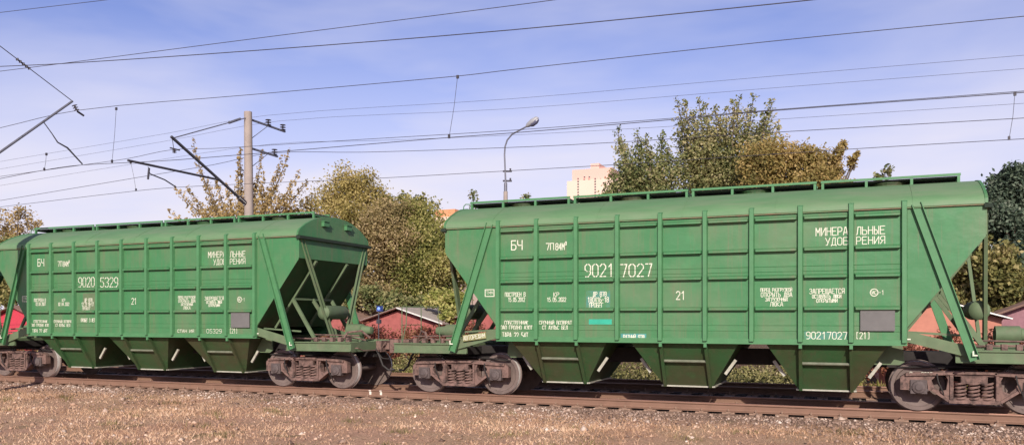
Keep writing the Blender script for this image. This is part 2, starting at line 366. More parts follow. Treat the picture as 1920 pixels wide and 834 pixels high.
tag(stones('clods', 5200, (-24, 4.5), (-11.5, -2.6), gz, 0.05, M['clod'], lambda x, y: np.clip(0.35+0.6*patch(x, y, 1.4, 3.0), 0.05, 1)), kind='stuff')
tag(blades('grass_tufts', 110000, (-24, 4.5), (-11.0, -2.3), 0.075, M['tuft'], lambda x, y: np.clip((patch(x, y, 1.9, 0.7)+.35*np.sin(x*5.1+y*2)*np.sin(y*6.3)-0.74)*2.6, 0, .8)), kind='stuff')
tag(stones('ballast', 900, (-24, 4.5), (-9.5, -1.4), gz, 0.06, M['stone']), kind='stuff')
tag(blades('weeds', 16000, (-22, 9), (6.6, 13), 0.16, leafmat('yellow_green_weeds', [(0.09,0.09,0.02),(0.22,0.22,0.05),(0.36,0.31,0.10),(0.42,0.26,0.11)], 0.3), lambda x, y: np.clip(patch(x, y, 0.9, 2)+0.25, 0, 1), w=0.035), kind='stuff')

# ------------------------------------------------------------------ track
def rail(x0, x1, yc, label):
    root = empty('track_rail', ((x0+x1)/2, yc, -0.18)); hx = (x1-x0)/2
    sec = lambda pts: pts
    body = [(-0.075,0),(-0.075,0.012),(-0.02,0.03),(-0.0095,0.05),(-0.0095,0.128),(-0.036,0.142),(-0.036,0.166),(0.036,0.166),(0.036,0.142),(0.0095,0.128),(0.0095,0.05),(0.02,0.03),(0.075,0.012),(0.075,0)]
    MB().plate(body, [], -hx, hx, 'yz').build('rail_web', M['rail'], root)
    MB().plate([(-0.036,0.1662),(-0.034,0.175),(-0.026,0.18),(0.026,0.18),(0.034,0.175),(0.036,0.1662)], [], -hx, hx, 'yz').build('rail_head', M['railtop'], root)
    if yc < -0.5:
        for u in (694, 714): x = at(u, 740, -0.78).x-root.location.x; MB().box(x-.03, x+.03, -.0385, -.0365, .142, .166).box(x-.03, x+.03, -.0125, -.0105, .05, .128).build('paint_mark', M['whitemark'], root)
    tag(root, label, 'rail')
rail(-90, 14, -0.76, 'sunlit rusty rail in front of the wagon wheels, nearest the dry grass')
rail(-90, 14, 0.76, 'shaded rail of the wagons\' track, farther from the grass')
rail(-90, 14, 4.3-0.76, 'nearer rail of the empty track behind the wagons')
rail(-90, 14, 4.3+0.76, 'farther rail of the empty track behind the wagons')
def sleeper_mesh(yc):
    m = MB()
    prof = [(-1.35,-0.34),(-1.35,-0.225),(-1.28,-0.205),(-0.95,-0.205),(-0.93,-0.184),(-0.59,-0.184),(-0.55,-0.215),(0.55,-0.215),(0.59,-0.184),(0.93,-0.184),(0.95,-0.205),(1.28,-0.205),(1.35,-0.225),(1.35,-0.34)]
    m.plate(prof, [], -0.125, 0.125, 'yz')
    for sy in (-1, 1):
        for d in (-0.12, 0.12):
            c = sy*0.76+d; m.box(-0.045, 0.045, c-0.035, c+0.035, -0.186, -0.165); m.lathe((0, c, -0.158), (0,0,1), [(0,0.022),(0.035,0.022),(0.05,0.012)], 8)
    return m
sp = sleeper_mesh(0).build('sleeper', M['conc']); sp.location = (7.0, 0, 0)
tag(sp, 'dusty concrete sleeper half buried in ballast under the near rails', 'sleeper', 'sleepers of the near track')
for i in range(1, 100):
    c = sp.copy(); COL.objects.link(c); c.location = (7.0-0.545*i+random.uniform(-.02,.02), random.uniform(-.03,.03), random.uniform(-.006,.004)); c.rotation_euler = (0,0,random.uniform(-.012,.012))
for i in range(60):
    c = sp.copy(); COL.objects.link(c); c.location = (9.0-0.56*i, 4.3, 0); c['group'] = 'sleepers of the far track'; c['label'] = 'sleeper under the empty track in the shade behind the wagons'

# ------------------------------------------------------------------ stencil lettering
def _a(*p): return [p]
G = {
 '0': [[(0,.6),(0,3.4),(.6,4),(1.4,4),(2,3.4),(2,.6),(1.4,0),(.6,0),(0,.6)]], '1': [[(.4,3.1),(1.2,4),(1.2,0)]],
 '2': [[(0,3.3),(.6,4),(1.4,4),(2,3.4),(2,2.6),(0,0.0),(2,0)]], '3': [[(0,3.5),(.5,4),(1.5,4),(2,3.5),(2,2.6),(1.4,2.1),(.8,2.1)],[(1.4,2.1),(2,1.6),(2,.5),(1.5,0),(.5,0),(0,.5)]],
 '4': [[(1.5,0),(1.5,4),(0,1.2),(2,1.2)]], '5': [[(1.9,4),(.2,4),(.1,2.3),(1.3,2.3),(2,1.7),(2,.6),(1.4,0),(.5,0),(0,.5)]],
 '6': [[(1.8,4),(.8,4),(0,3),(0,.6),(.6,0),(1.4,0),(2,.6),(2,1.7),(1.4,2.2),(0,2.2)]], '7': [[(0,4),(2,4),(.9,0)]],
 '8': [[(.5,2.1),(0,2.6),(0,3.5),(.5,4),(1.5,4),(2,3.5),(2,2.6),(1.5,2.1),(.5,2.1),(0,1.6),(0,.5),(.5,0),(1.5,0),(2,.5),(2,1.6),(1.5,2.1)]],
 '9': [[(.2,0),(1.2,0),(2,1),(2,3.4),(1.4,4),(.6,4),(0,3.4),(0,2.3),(.6,1.8),(2,1.8)]],
 'А': [[(0,0),(.8,4),(1.2,4),(2,0)],[(.3,1.2),(1.7,1.2)]], 'Б': [[(1.8,4),(0,4),(0,0),(1.4,0),(2,.5),(2,1.7),(1.4,2.2),(0,2.2)]],
 'В': [[(0,0),(0,4),(1.4,4),(1.9,3.5),(1.9,2.6),(1.4,2.15),(0,2.15)],[(1.4,2.15),(2,1.6),(2,.5),(1.4,0),(0,0)]], 'Г': [[(0,0),(0,4),(1.9,4)]],
 'Д': [[(-.1,-.5),(-.1,0),(2.1,0),(2.1,-.5)],[(.2,0),(.7,4),(1.7,4),(1.7,0)]], 'Е': [[(2,4),(0,4),(0,0),(2,0)],[(0,2.1),(1.6,2.1)]],
 'З': [[(0,3.5),(.5,4),(1.5,4),(2,3.5),(2,2.6),(1.4,2.1),(.8,2.1)],[(1.4,2.1),(2,1.6),(2,.5),(1.5,0),(.5,0),(0,.5)]],
 'И': [[(0,4),(0,0),(2,4),(2,0)]], 'Й': [[(0,4),(0,0),(2,4),(2,0)],[(.6,4.7),(1.4,4.7)]], 'К': [[(0,0),(0,4)],[(2,4),(0,2),(2,0)]],
 'Л': [[(0,0),(.3,.3),(.7,4),(2,4),(2,0)]], 'М': [[(0,0),(0,4),(1,1.6),(2,4),(2,0)]], 'Н': [[(0,0),(0,4)],[(2,0),(2,4)],[(0,2.1),(2,2.1)]],
 'О': [[(0,.6),(0,3.4),(.6,4),(1.4,4),(2,3.4),(2,.6),(1.4,0),(.6,0),(0,.6)]], 'П': [[(0,0),(0,4),(2,4),(2,0)]],
 'Р': [[(0,0),(0,4),(1.4,4),(2,3.4),(2,2.4),(1.4,1.8),(0,1.8)]], 'С': [[(2,3.3),(1.4,4),(.6,4),(0,3.4),(0,.6),(.6,0),(1.4,0),(2,.7)]],
 'Т': [[(0,4),(2,4)],[(1,4),(1,0)]], 'У': [[(0,4),(1,1.5)],[(2,4),(.7,0),(.2,0)]], 'Ч': [[(0,4),(0,2.4),(.5,1.9),(2,1.9)],[(2,4),(2,0)]],
 'Щ': [[(0,4),(0,0),(2.2,0),(2.2,-.5)],[(1,0),(1,4)],[(2,4),(2,0)]], 'Ы': [[(0,4),(0,0),(.9,0),(1.3,.5),(1.3,1.7),(.9,2.2),(0,2.2)],[(2,0),(2,4)]],
 'Ь': [[(0,4),(0,0),(1.4,0),(2,.5),(2,1.7),(1.4,2.2),(0,2.2)]], 'Ю': [[(0,0),(0,4)],[(0,2),(.8,2)],[(.8,.6),(.8,3.4),(1.2,4),(1.7,4),(2.1,3.4),(2.1,.6),(1.7,0),(1.2,0),(.8,.6)]],
 'Я': [[(2,0),(2,4),(.6,4),(0,3.4),(0,2.4),(.6,1.8),(2,1.8)],[(1.1,1.8),(0,0)]], 'Ж': [[(0,4),(2,0)],[(0,0),(2,4)],[(1,0),(1,4)]], 'Х': [[(0,4),(2,0)],[(0,0),(2,4)]],
 '.': [[(.9,0),(1.1,0)]], '-': [[(.3,2),(1.7,2)]], '[': [[(1.4,4),(.6,4),(.6,0),(1.4,0)]], ']': [[(.6,4),(1.4,4),(1.4,0),(.6,0)]], ' ': [],
 '³': [[(.1,4.8),(1,4.8),(1,3.9),(.1,3.9)],[(1,3.9),(1,3),(.1,3)]],
}
def letter_mesh(mb, text, x0, x1, z0, z1, y, sw=0.18, gap=True):
    "each stroke a flat painted quad; horizontal strokes carry the stencil break"
    adv = 2.75; total = adv*len(text)-0.75; kx = (x1-x0)/total; kz = (z1-z0)/4
    w = sw*(z1-z0)*0.5; dd = [0.0]
    for i, ch in enumerate(text):
        for pl in G.get(ch, []):
            for a, b in zip(pl[:-1], pl[1:]):
                A = Vector((x0+(i*adv+a[0])*kx, 0, z0+a[1]*kz)); B = Vector((x0+(i*adv+b[0])*kx, 0, z0+b[1]*kz))
                d = (B-A)
                if d.length < 1e-6: continue
                u = d.normalized(); n = Vector((-u.z, 0, u.x))*w/2
                segs = [(A-u*w*0.4, B+u*w*0.4)]
                if gap and abs(b[1]-a[1]) < 0.05 and abs(b[0]-a[0]) > 0.7 and ch not in '-[]':
                    mid = (A+B)/2; segs = [(A-u*w*0.4, mid-u*w*0.38), (mid+u*w*0.38, B+u*w*0.4)]
                for p, q in segs:
                    dd[0] = (dd[0]+0.00013) % 0.0016
                    yy = Vector((0, y-dd[0], 0))
                    mb.add([p-n+yy, q-n+yy, q+n+yy, p+n+yy], [(0,1,2,3)])
    return mb

# ------------------------------------------------------------------ hopper wagon
XM = -3.077; LEN = 14.9331; SPC = 0.9096; YS = 1.56; ZB, ZT = 1.353, 3.845; HL = 5.446
posts = [(i-4.5)*SPC for i in range(10)]
RIBS = [3.69, 3.085, 2.56, 1.94]
PRESS = [2.79, 2.69, 1.64, 1.53, 3.28-0.9]

def make_wagon():
    root = empty('hopper_wagon', (XM, 0, 0))
    px = posts[-1]
    # side sheets: flush end gussets and pressed wall with stepped ledges between posts
    for s in (-1, 1):
        m = MB(); t = 0.012
        m.plate([(-px,ZB),(px,ZB),(px+0.06,1.62),(HL-0.03,3.25),(HL-0.03,ZT),(-HL+0.03,ZT),(-HL+0.03,3.25),(-px-0.06,1.62)], [], s*(YS-t), s*YS)
        for i in range(9):
            a, b = posts[i]+0.058, posts[i+1]-0.058
            for z in RIBS:
                h, p_ = 0.045, 0.090
                vs = []
                for x in (a, b):
                    ins = 0.02 if x == a else -0.02
                    vs += [(x, s*(YS-0.002), z+h+0.03), (x+ins, s*(YS+p_), z+0.040), (x+ins, s*(YS+p_), z), (x, s*(YS-0.002), z+0.004)]
                m.add(vs, [(0,1,5,4),(1,2,6,5),(2,3,7,6),(0,3,2,1),(4,5,6,7)])
            for z in PRESS[:4]:
                m.add([(a,s*(YS-.001),z+.016),(b,s*(YS-.001),z+.016),(b,s*(YS+.010),z),(a,s*(YS+.010),z),(a,s*(YS-.001),z-.008),(b,s*(YS-.001),z-.008)], [(0,1,2,3),(3,2,5,4)])
        m.build('side_sheet', M['paint'], root)
        for i, x in enumerate(posts):
            q = MB(); a, b = 0.055, 0.038; y0, y1 = s*(YS-0.001), s*(YS+0.088)
            zt, zb = ZT+0.12, ZB-0.03
            q.add([(x-a,y0,zb),(x-b,y1,zb),(x+b,y1,zb),(x+a,y0,zb),(x-a,y0,zt),(x-b,y1,zt-0.03),(x+b,y1,zt-0.03),(x+a,y0,zt)],
                  [(0,1,5,4),(1,2,6,5),(2,3,7,6),(0,3,2,1),(4,5,6,7),(3,0,4,7)])
            q.build('side_post', M['edge'], root)
        q = MB().box(-px-0.05, px+0.05, s*YS, s*(YS+0.036), ZB-0.085, ZB+0.02); q.box(-px-0.05, px+0.05, s*(YS-0.12), s*(YS-0.003), ZB-0.085, ZB-0.07)
        q.build('bottom_chord', M['edge'], root)
        q = MB().box(-HL, HL, s*(YS+0.003), s*(YS+0.040), ZT-0.035, ZT-0.012); q.build('roof_seam', M['rust'], root)
    # roof: arched sheet with thickness
    prof = [(-1.61,3.835),(-1.60,3.92),(-1.53,4.00),(-1.3,4.14),(-1.04,4.26),(-0.75,4.36),(-0.45,4.415),(0,4.44)]
    prof = prof + [(-y, z) for y, z in prof[-2::-1]]
    inner = [(y*0.985, z-0.02) for y, z in prof[::-1]]
    m = MB().plate(prof+inner, [], -HL+0.05, HL-0.05, 'yz')
    for x in (-HL+1.2, -1.82, 0, 1.82, HL-1.2):            # welded roof seams
        m.plate([(y*1.002, z+0.006) for y, z in prof]+[(y*0.99, z-0.006) for y, z in prof[::-1]], [], x-0.012, x+0.012, 'yz')
    m.build('roof', M['roof'], root, smooth=35)
    # ends
    for s in (-1, 1):
        xe = s*HL
        m = MB().plate([(y*1.004, z+0.012) for y, z in prof], [], xe-s*0.05, xe, 'yz'); m.build('roof_end', M['paint'], root)
        m = MB().box(min(xe-s*0.06, xe+s*0.07), max(xe-s*0.06, xe+s*0.07), -1.63, 1.63, ZT-0.085, ZT-0.013); m.build('end_shade_lip', M['lipshade'], root)
        m = MB().box(min(xe-s*0.03, xe-s*0.012), max(xe-s*0.03, xe-s*0.012), -YS-0.002, YS+0.002, 3.28, ZT-0.056); m.build('end_plate', M['paint'], root)
        a = Vector((xe-s*0.03, 0, 3.30)); b = Vector((s*(px+0.02), 0, 1.55))
        m = MB().beam(a, b, 2*YS-0.004, 0.014, (-s, 0, 0.7))
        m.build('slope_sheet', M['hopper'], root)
        for y in (-0.85, 0.55):
            MB().beam(a+Vector((s*0.03,y,-0.06)), b+Vector((s*0.05,y,-0.02)), 0.07, 0.06, (s,0,-0.7)).build('slope_rib', M['sill'], root)
        for y in (-0.52, 0.52):
            q = MB().box(min(xe+s*0.001, xe+s*0.085), max(xe+s*0.001, xe+s*0.085), y-0.12, y+0.12, 4.16, 4.28); q.box(min(xe+s*0.001, xe+s*0.11), max(xe+s*0.001, xe+s*0.11), y-0.135, y+0.135, 4.281, 4.295)
            q.build('vent_box', M['edge'], root)
        # side braces and end braces
        for t in (-1, 1):
            MB().channel((s*(px+0.20), t*(YS+0.012), ZT+0.05), (s*5.24, t*(YS+0.012), 1.02), 0.17, 0.06, (0, t, 0)).build('side_brace', M['edge'], root)
            MB().channel((xe-s*0.05, t*1.45, ZT-0.06), (s*5.55, t*0.30, 1.24), 0.14, 0.05, (s, 0, 0.2)).build('end_brace', M['sill'], root)
            MB().beam((s*px, t*(YS-0.02), ZB+0.10), (s*5.2, t*(YS-0.10), 1.16), 0.03, 0.20).build('side_beam', M['sill'], root)
        # support trestle below the slope
        q = MB().beam((s*4.78, -0.95, 2.28), (s*4.78, 0.75, 2.28), 0.05, 0.05)
        for y, x2 in ((-0.95, 5.5), (-0.1, 5.6), (0.75, 5.5)): q.beam((s*4.78, y, 2.28), (s*x2, y, 1.2), 0.09, 0.05, (0, 1, 0))
        q.beam((s*4.15, -1.3, 1.52), (s*5.3, -1.3, 1.45), 0.03, 0.04); q.build('trestle', M['sill'], root)
        # platform with channel sides and head beam
        q = MB()
        for t in (-1, 1):
            q.beam((s*4.95, t*1.40, 1.08), (s*6.86, t*1.40, 1.08), 0.05, 0.23)
            q.beam((s*4.95, t*1.435, 1.18), (s*6.86, t*1.435, 1.18), 0.05, 0.022); q.beam((s*4.95, t*1.435, 0.976), (s*6.86, t*1.435, 0.976), 0.05, 0.022)
        q.beam((s*6.83, -1.374, 1.07), (s*6.83, 1.374, 1.07), 0.06, 0.24); q.beam((s*5.2, -1.374, 1.08), (s*5.2, 1.374, 1.08), 0.06, 0.2)
        q.box(min(s*5.23, s*6.7), max(s*5.23, s*6.7), -1.37, 1.37, 1.125, 1.145)
        for y in (-0.55, -0.1, 0.4): q.beam((s*5.3, y, 1.19), (s*6.5, y, 1.19), 0.05, 0.06)
        q.build('end_platform', M['sill'], root)
        q = MB().box(min(s*6.865, s*7.02), max(s*6.865, s*7.02), -0.28, 0.28, 0.92, 1.20); q.build('striker_casting', M['bogie'], root)
        for t in (-1, 1):   # gusset plate from the body bolster down over the bogie
            MB().plate([(s*3.80,1.26),(s*4.10,1.26),(s*4.14,0.94),(s*4.05,0.88),(s*3.50,0.88)], [], t*0.92, t*0.95).build('bolster_plate', M['sill'], root)
        # equipment standing on the platform
        q = MB().lathe((s*5.45, -0.62, 1.93), (0, 1, 0), [(-0.02,0.04),(0,0.13),(0.06,0.185),(0.95,0.185),(1.02,0.13),(1.04,0.04)], 20)
        q.build('air_tank', M['sill'], root, smooth=40)
        q = MB().lathe((s*5.78, 0.1, 1.46), (s, 0, 0), [(0,0.10),(0.02,0.17),(0.44,0.17),(0.46,0.13),(0.72,0.10),(0.74,0.03)], 18)
        q.box(min(s*5.8, s*6.2), max(s*5.8, s*6.2), 0.0, 0.2, 1.22, 1.30); q.build('brake_cylinder', M['sill'], root, smooth=40)
        q = MB().tube([(s*5.3,-1.0,1.26),(s*6.0,-1.0,1.27),(s*6.35,-0.7,1.30),(s*6.7,-0.5,1.22)], 0.022, 6).tube([(s*5.3,-0.8,1.36),(s*6.7,-0.8,1.34)], 0.018, 6).tube([(s*4.2,-0.95,1.30),(s*5.3,-1.0,1.26)], 0.02, 6)
        for k in range(5): q.box(min(s*(5.5+k*.24), s*(5.6+k*.24)), max(s*(5.5+k*.24), s*(5.6+k*.24)), -1.05, -0.93, 1.19, 1.30)
        q.tube([(s*6.25,-0.9,1.2),(s*6.35,-0.8,1.42),(s*6.6,-0.55,1.46),(s*6.75,-0.4,1.28)], 0.03, 6)
        q.build('brake_piping', M['bogie'], root)
        # coupler
        q = MB().box(min(s*6.8, s*7.2), max(s*6.8, s*7.2), -0.09, 0.09, 0.98, 1.14)
        q.plate([(s*7.16,-0.12),(s*7.25,-0.24),(s*7.40,-0.24),(s*7.52,-0.16),(s*7.44,-0.06),(s*7.44,0.08),(s*7.55,0.14),(s*7.50,0.24),(s*7.30,0.24),(s*7.16,0.12)], [], 0.90, 1.24)
        v0 = [(x, z, y) for x, y, z in q.v[8:]]; q.v[8:] = v0
        q.build('coupler', M['bogie'], root)
        q = MB().tube([(s*6.88,-0.32,1.0),(s*7.0,-0.34,0.82),(s*7.1,-0.34,0.58),(s*7.25,-0.30,0.46),(s*7.40,-0.26,0.48)], 0.028, 7)
        q.tube([(s*6.88,-0.22,0.92),(s*7.02,-0.24,0.76),(s*7.18,-0.2,0.74),(s*7.30,-0.16,0.86)], 0.012, 5)
        q.build('brake_hose', M['rubber'], root, smooth=60)
        q = MB().tube([(s*6.9,-1.30,1.05),(s*6.98,-1.30,1.05),(s*6.98,-1.05,0.98),(s*6.98,-0.25,0.97),(s*7.10,-0.18,1.18)], 0.014, 6).build('uncoupling_lever', M['bogie'], root)
    # railing by the brake stand
    q = MB()
    for y in (-1.30, -0.35): q.tube([(-6.72,y,1.18),(-6.72,y,2.05)], 0.012, 6)
    for z in (1.62, 2.05): q.tube([(-6.72,-1.30,z),(-6.72,-0.35,z)], 0.010, 6)
    q.tube([(-6.72,-1.30,2.05),(-5.75,-1.30,2.05),(-5.70,-1.30,1.18)], 0.010, 6).tube([(-6.72,-1.28,1.2),(-6.62,-1.28,1.62),(-6.60,-1.28,2.05)], 0.012, 6)
    q.build('platform_railing', M['sill'], root)
    # centre sill and crossbars
    q = MB().box(-6.8, 6.8, -0.27, 0.27, 0.79, 1.12)
    for x in (-5.293, 5.293): q.box(x-0.2, x+0.2, -1.25, 1.25, 0.92, 1.10)
    q.build('centre_sill', M['black'], root)
    # discharge hoppers
    for k in (-1, 0, 1):
        c = k*2.729; zt, zb = 1.32, 0.35; yt, yb = 1.50, 0.92; ht, hb = 1.13, 0.515
        m = MB(); m.add([(c-ht,-yt,zt),(c+ht,-yt,zt),(c+ht,yt,zt),(c-ht,yt,zt),(c-hb,-yb,zb),(c+hb,-yb,zb),(c+hb,yb,zb),(c-hb,yb,zb)],
                        [(0,1,5,4),(1,2,6,5),(2,3,7,6),(3,0,4,7),(0,3,2,1),(4,5,6,7)])
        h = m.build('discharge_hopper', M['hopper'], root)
        for s in (-1, 1):
            n = Vector((0, s*(zt-zb), -(yt-yb))).normalized()
            for d in (-1, 1):
                MB().beam(Vector((c+d*0.455, s*yt, zt-0.03))+n*0.04, Vector((c+d*0.475, s*yb, zb+0.02))+n*0.04, 0.065, 0.085, n).build('hopper_rib', M['hopper'], h)
            f = 0.42; y = yt+(yb-yt)*f; z = zt+(zb-zt)*f
            MB().tube([Vector((c-0.43, s*y, z))+n*0.045, Vector((c+0.43, s*y, z))+n*0.045], 0.032, 8).build('cross_bar', M['lip'], h, smooth=60)
        q = MB()
        for s in (-1, 1):
            q.beam((c-hb-0.02, s*(yb+0.02), zb-0.005), (c+hb+0.02, s*(yb+0.02), zb-0.005), 0.035, 0.03); q.beam((c+s*(hb+0.03), -yb, zb-0.005), (c+s*(hb+0.03), yb, zb-0.005), 0.03, 0.03)
        q.build('bottom_lip', M['worn'], h)
        for s in (-1, 1):
            q = MB().beam((c+s*0.78, -1.0, 0.62), (c+s*0.99, -1.0, 0.92), 0.06, 0.05, (0,1,0)); q.build('latch_bar', M['worn'], h)
        for d in (-1, 1):
            q = MB().beam((c+d*0.455, -YS+0.02, ZB-0.16), (c+d*0.455, -YS+0.02, ZB-0.07), 0.10, 0.06); q.build('bracket', M['edge'], h)
    # roof walk: four sections with planks on posts
    w = empty('roof_walk'); w.parent = root
    xs = [(-5.28, -2.76), (-2.68, -0.07), (0.0, 2.54), (2.62, 5.14)]
    for a, b in xs:
        for y in (-0.52, 0.16): MB().beam((a, y, 4.550), (b, y, 4.550), 0.035, 0.045).build('walk_rail', M['edge'], w)
        for y in (-0.40, -0.24, -0.08, 0.07): MB().beam((a+0.01, y, 4.512), (b-0.01, y, 4.512), 0.13, 0.03).build('plank', M['darkplank'], w)
        for k in range(4):
            x = min(max(a+0.035+(b-a-0.07)*k/3, a+0.035), b-0.035)
            for y in (-0.50, 0.14): MB().beam((x, y, 4.38), (x, y, 4.52), 0.06, 0.05).build('walk_post', M['edge'], w)
            MB().beam((x, -0.47, 4.48), (x, 0.12, 4.48), 0.03, 0.03).build('crosspiece', M['edge'], w)
    q = MB().tube([(-5.30,-0.5,4.52),(-5.42,-0.5,4.53),(-5.47,-0.5,4.48),(-5.48,-0.5,4.38)], 0.012, 6); q.build('grab_handle', M['edge'], w)
    for x in (-4.0, -1.35, 1.3, 3.9):
        q = MB().lathe((x, -0.18, 4.40), (0,0,1), [(0,0.30),(0.05,0.30),(0.055,0.32),(0.075,0.32),(0.10,0.2)], 20)
        q.beam((x-0.36,-0.18,4.49),(x+0.36,-0.18,4.49), 0.04, 0.03)
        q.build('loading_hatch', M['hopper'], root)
    # bogies
    for s in (-1, 1): make_bogie(root, s*5.293)
    return root

def make_bogie(root, cx):
    b = empty('bogie', (cx, 0, 0)); b.parent = root
    bo = lambda *a: [( -x, z) for x, z in a]
    for t in (-1, 1):
        y0, y1 = t*0.94, t*1.10
        outer = [(-1.24,0.42),(-1.24,0.66),(-1.12,0.745),(-0.62,0.775),(-0.50,0.795),(0.50,0.795),(0.62,0.775),(1.12,0.745),(1.24,0.66),(1.24,0.42),
                 (1.08,0.42),(1.08,0.58),(0.78,0.58),(0.76,0.42),(0.64,0.40),(0.50,0.26),(0.40,0.205),(-0.40,0.205),(-0.50,0.26),(-0.64,0.40),(-0.76,0.42),(-0.78,0.58),(-1.08,0.58),(-1.08,0.42)]
        win = [(-0.34,0.30),(-0.34,0.70),(0.34,0.70),(0.34,0.30)]
        tri = [(0.43,0.63),(0.47,0.71),(0.62,0.70),(0.71,0.61),(0.66,0.50),(0.56,0.40),(0.46,0.44)]
        m = MB().plate(outer, [win, tri, bo(*tri)], min(y0,y1), max(y0,y1))
        for sg in (-1, 1):      # rims and flanges that give the casting its depth
            m.beam((sg*0.375,t*1.115,0.26),(sg*0.375,t*1.115,0.76), 0.05, 0.03, (0,1,0))
            m.beam((sg*0.33,t*1.12,0.75),(sg*1.15,t*1.12,0.71), 0.05, 0.05, (0,1,0)); m.beam((sg*0.42,t*1.12,0.235),(sg*0.70,t*1.12,0.44), 0.05, 0.05, (0,1,0))
        m.beam((-0.42,t*1.13,0.225),(0.42,t*1.13,0.225), 0.06, 0.055, (0,1,0)); m.beam((-0.36,t*1.12,0.765),(0.36,t*1.12,0.765), 0.05, 0.05, (0,1,0))
        m.build('side_frame', M['bogie'], b, bevel=0.008)
        for x in (-0.22, 0.0, 0.22):
            q = MB(); n = 60; turns = 5
            q.tube([(x+0.088*math.cos(2*math.pi*turns*i/n), t*1.04+0.088*math.sin(2*math.pi*turns*i/n), 0.24+0.34*i/n) for i in range(n+1)], 0.021, 6)
            q.build('spring', M['bogie'], b, smooth=60)
        for x in (-0.925, 0.925):
            q = MB().box(x-0.145, x+0.145, min(t*0.90,t*1.13), max(t*0.90,t*1.13), 0.35, 0.615); q.box(x-0.17, x+0.17, min(t*0.93,t*1.10), max(t*0.93,t*1.10), 0.40, 0.45)
            q.lathe((x, t*1.13, 0.478), (0,t,0), [(-0.02,0.125),(0.028,0.118),(0.045,0.07),(0.06,0.06)], 12)
            for a in range(4):
                q.lathe((x+0.105*math.cos(a*1.571+.785), t*1.13, 0.478+0.10*math.sin(a*1.571+.785)), (0,t,0), [(-0.01,0.02),(0.022,0.018)], 6)
            q.build('axle_box', M['box'], b, bevel=0.006)
    for x in (-0.925, 0.925):
        sg = -1 if x > 0 else 1
        for t in (-1, 1):
            q = MB().lathe((x, t*0.835, 0.4785), (0,t,0), [(-0.125,0.10),(-0.125,0.42),(-0.124,0.505),(-0.098,0.505),(-0.090,0.4785),(-0.002,0.4735),(0.006,0.468),(0.006,0.405),(-0.03,0.385),(-0.065,0.30),(-0.06,0.17),(0.0,0.14),(0.03,0.125),(0.03,0.08)], 48)
            w = q.build('wheel', M['wheel'], b, smooth=35); w.data.materials.append(M['tread'])
            for f in w.data.polygons:
                if 0.474 < math.hypot(f.center.x-x, f.center.z-0.4785) < 0.478 and f.area > 0.004: f.material_index = 1
            q = MB().beam((x+sg*0.535, t*0.78, 0.36), (x+sg*0.525, t*0.78, 0.60), 0.09, 0.06, (1,0,0)); q.beam((x+sg*0.55, t*0.78, 0.5), (x+sg*0.50, t*0.9, 0.82), 0.03, 0.02)
            q.build('brake_shoe', M['bogie'], b)
        MB().lathe((x,-1.0,0.4785), (0,1,0), [(0,0.075),(2.0,0.075)], 16).build('axle', M['wheel'], b, smooth=60)
        MB().beam((x+sg*0.56, -0.8, 0.42), (x+sg*0.56, 0.8, 0.42), 0.05, 0.08).build('brake_beam', M['bogie'], b)
    for t in (-1, 1):     # brake rigging along the frame
        MB().tube([(-1.3,t*0.86,0.83),(-0.5,t*0.88,0.86),(0.4,t*0.88,0.86),(1.2,t*0.86,0.80)], .018, 6).build('brake_rod', M['black'], b)
        for x in (-0.62, 0.66): MB().tube([(x,t*1.15,0.74),(x+.02,t*1.17,0.60),(x+.10,t*1.16,0.40),(x+.12,t*1.10,0.30)], .014, 5).build('hanger', M['rubber'], b)
    q = MB().box(-0.22, 0.22, -1.10, 1.10, 0.56, 0.70); q.lathe((0,0,0.70), (0,0,1), [(0,0.18),(0.2,0.18)], 20); q.build('bolster', M['bogie'], b, bevel=0.01)

# lettering measured on the right-hand wagon, in wagon coordinates
def lx(u, v=520): return at(u, v, -YS-0.005).x - XM
def lz(u, v): return at(u, v, -YS-0.005).z
BASE = [('БЧ',959,979,451,468,.22),('7П',1024,1038,456,468,.24),('84М³',1042,1064,456,468,.24),
 ('ПЕРЕД РАЗГРУЗКОЙ',1426,1485,540,546,.3),('ОТКРЫТЬ ДВА',1427,1485,548,556,.26),('ЗАГРУЗОЧНЫХ',1435,1477,558,564,.3),('ЛЮКА',1444,1468,566,573.5,.26),
 ('МИНЕРА',1530,1589,426.5,441,.2),('ЛЬНЫЕ',1606,1659,424.5,439,.2),('УДОБ',1548,1590,445.5,459,.2),('РЕНИЯ',1606,1659,443.5,457,.2),
 ('ЗАПРЕЩАЕТСЯ',1518,1583,541,550,.24),('ОСТАВЛЯТЬ ЛЮКИ',1523,1577,552,558.5,.3),('ОТКРЫТЫМИ',1531,1570,560,566.5,.3),
 ('21',1268,1284,546,561,.2),('СОБСТВЕННИК',946,990,601,608,.27),('ОАО ГРОДНО АЗОТ',939,998,610,617,.28),
 ('СРОЧНЫЙ ВОЗВРАТ',1011,1072,601,608,.27),('СТ АУЛЬС БЕЛ',1017,1064,610,617,.28),('[21]',1605,1631,622.5,634.5,.2),('-1',1648,1657,544,552,.22),('ИС',1635,1643,545,551,.3)]
RIGHT = [('9021',1097,1150,495,518,.17),('7027',1164,1222,495,518,.17),('ПОСТРОЕН В',947,985,548,555.5,.26),('15.05.2012',953,984,557.5,565,.26),('КР',1038,1048,548,555.5,.26),('15.05.2022',1026,1061,557.5,565,.26),
 ('ДР 878',1112,1137,547,555,.26),('180416-18',1102,1141,557,566,.25),('ПРОБЕГ',1105,1131,567.5,576,.25),('ТАРА 22.54Т',942,990,623,633,.22),('90217027',1512,1588,622,635,.2)]
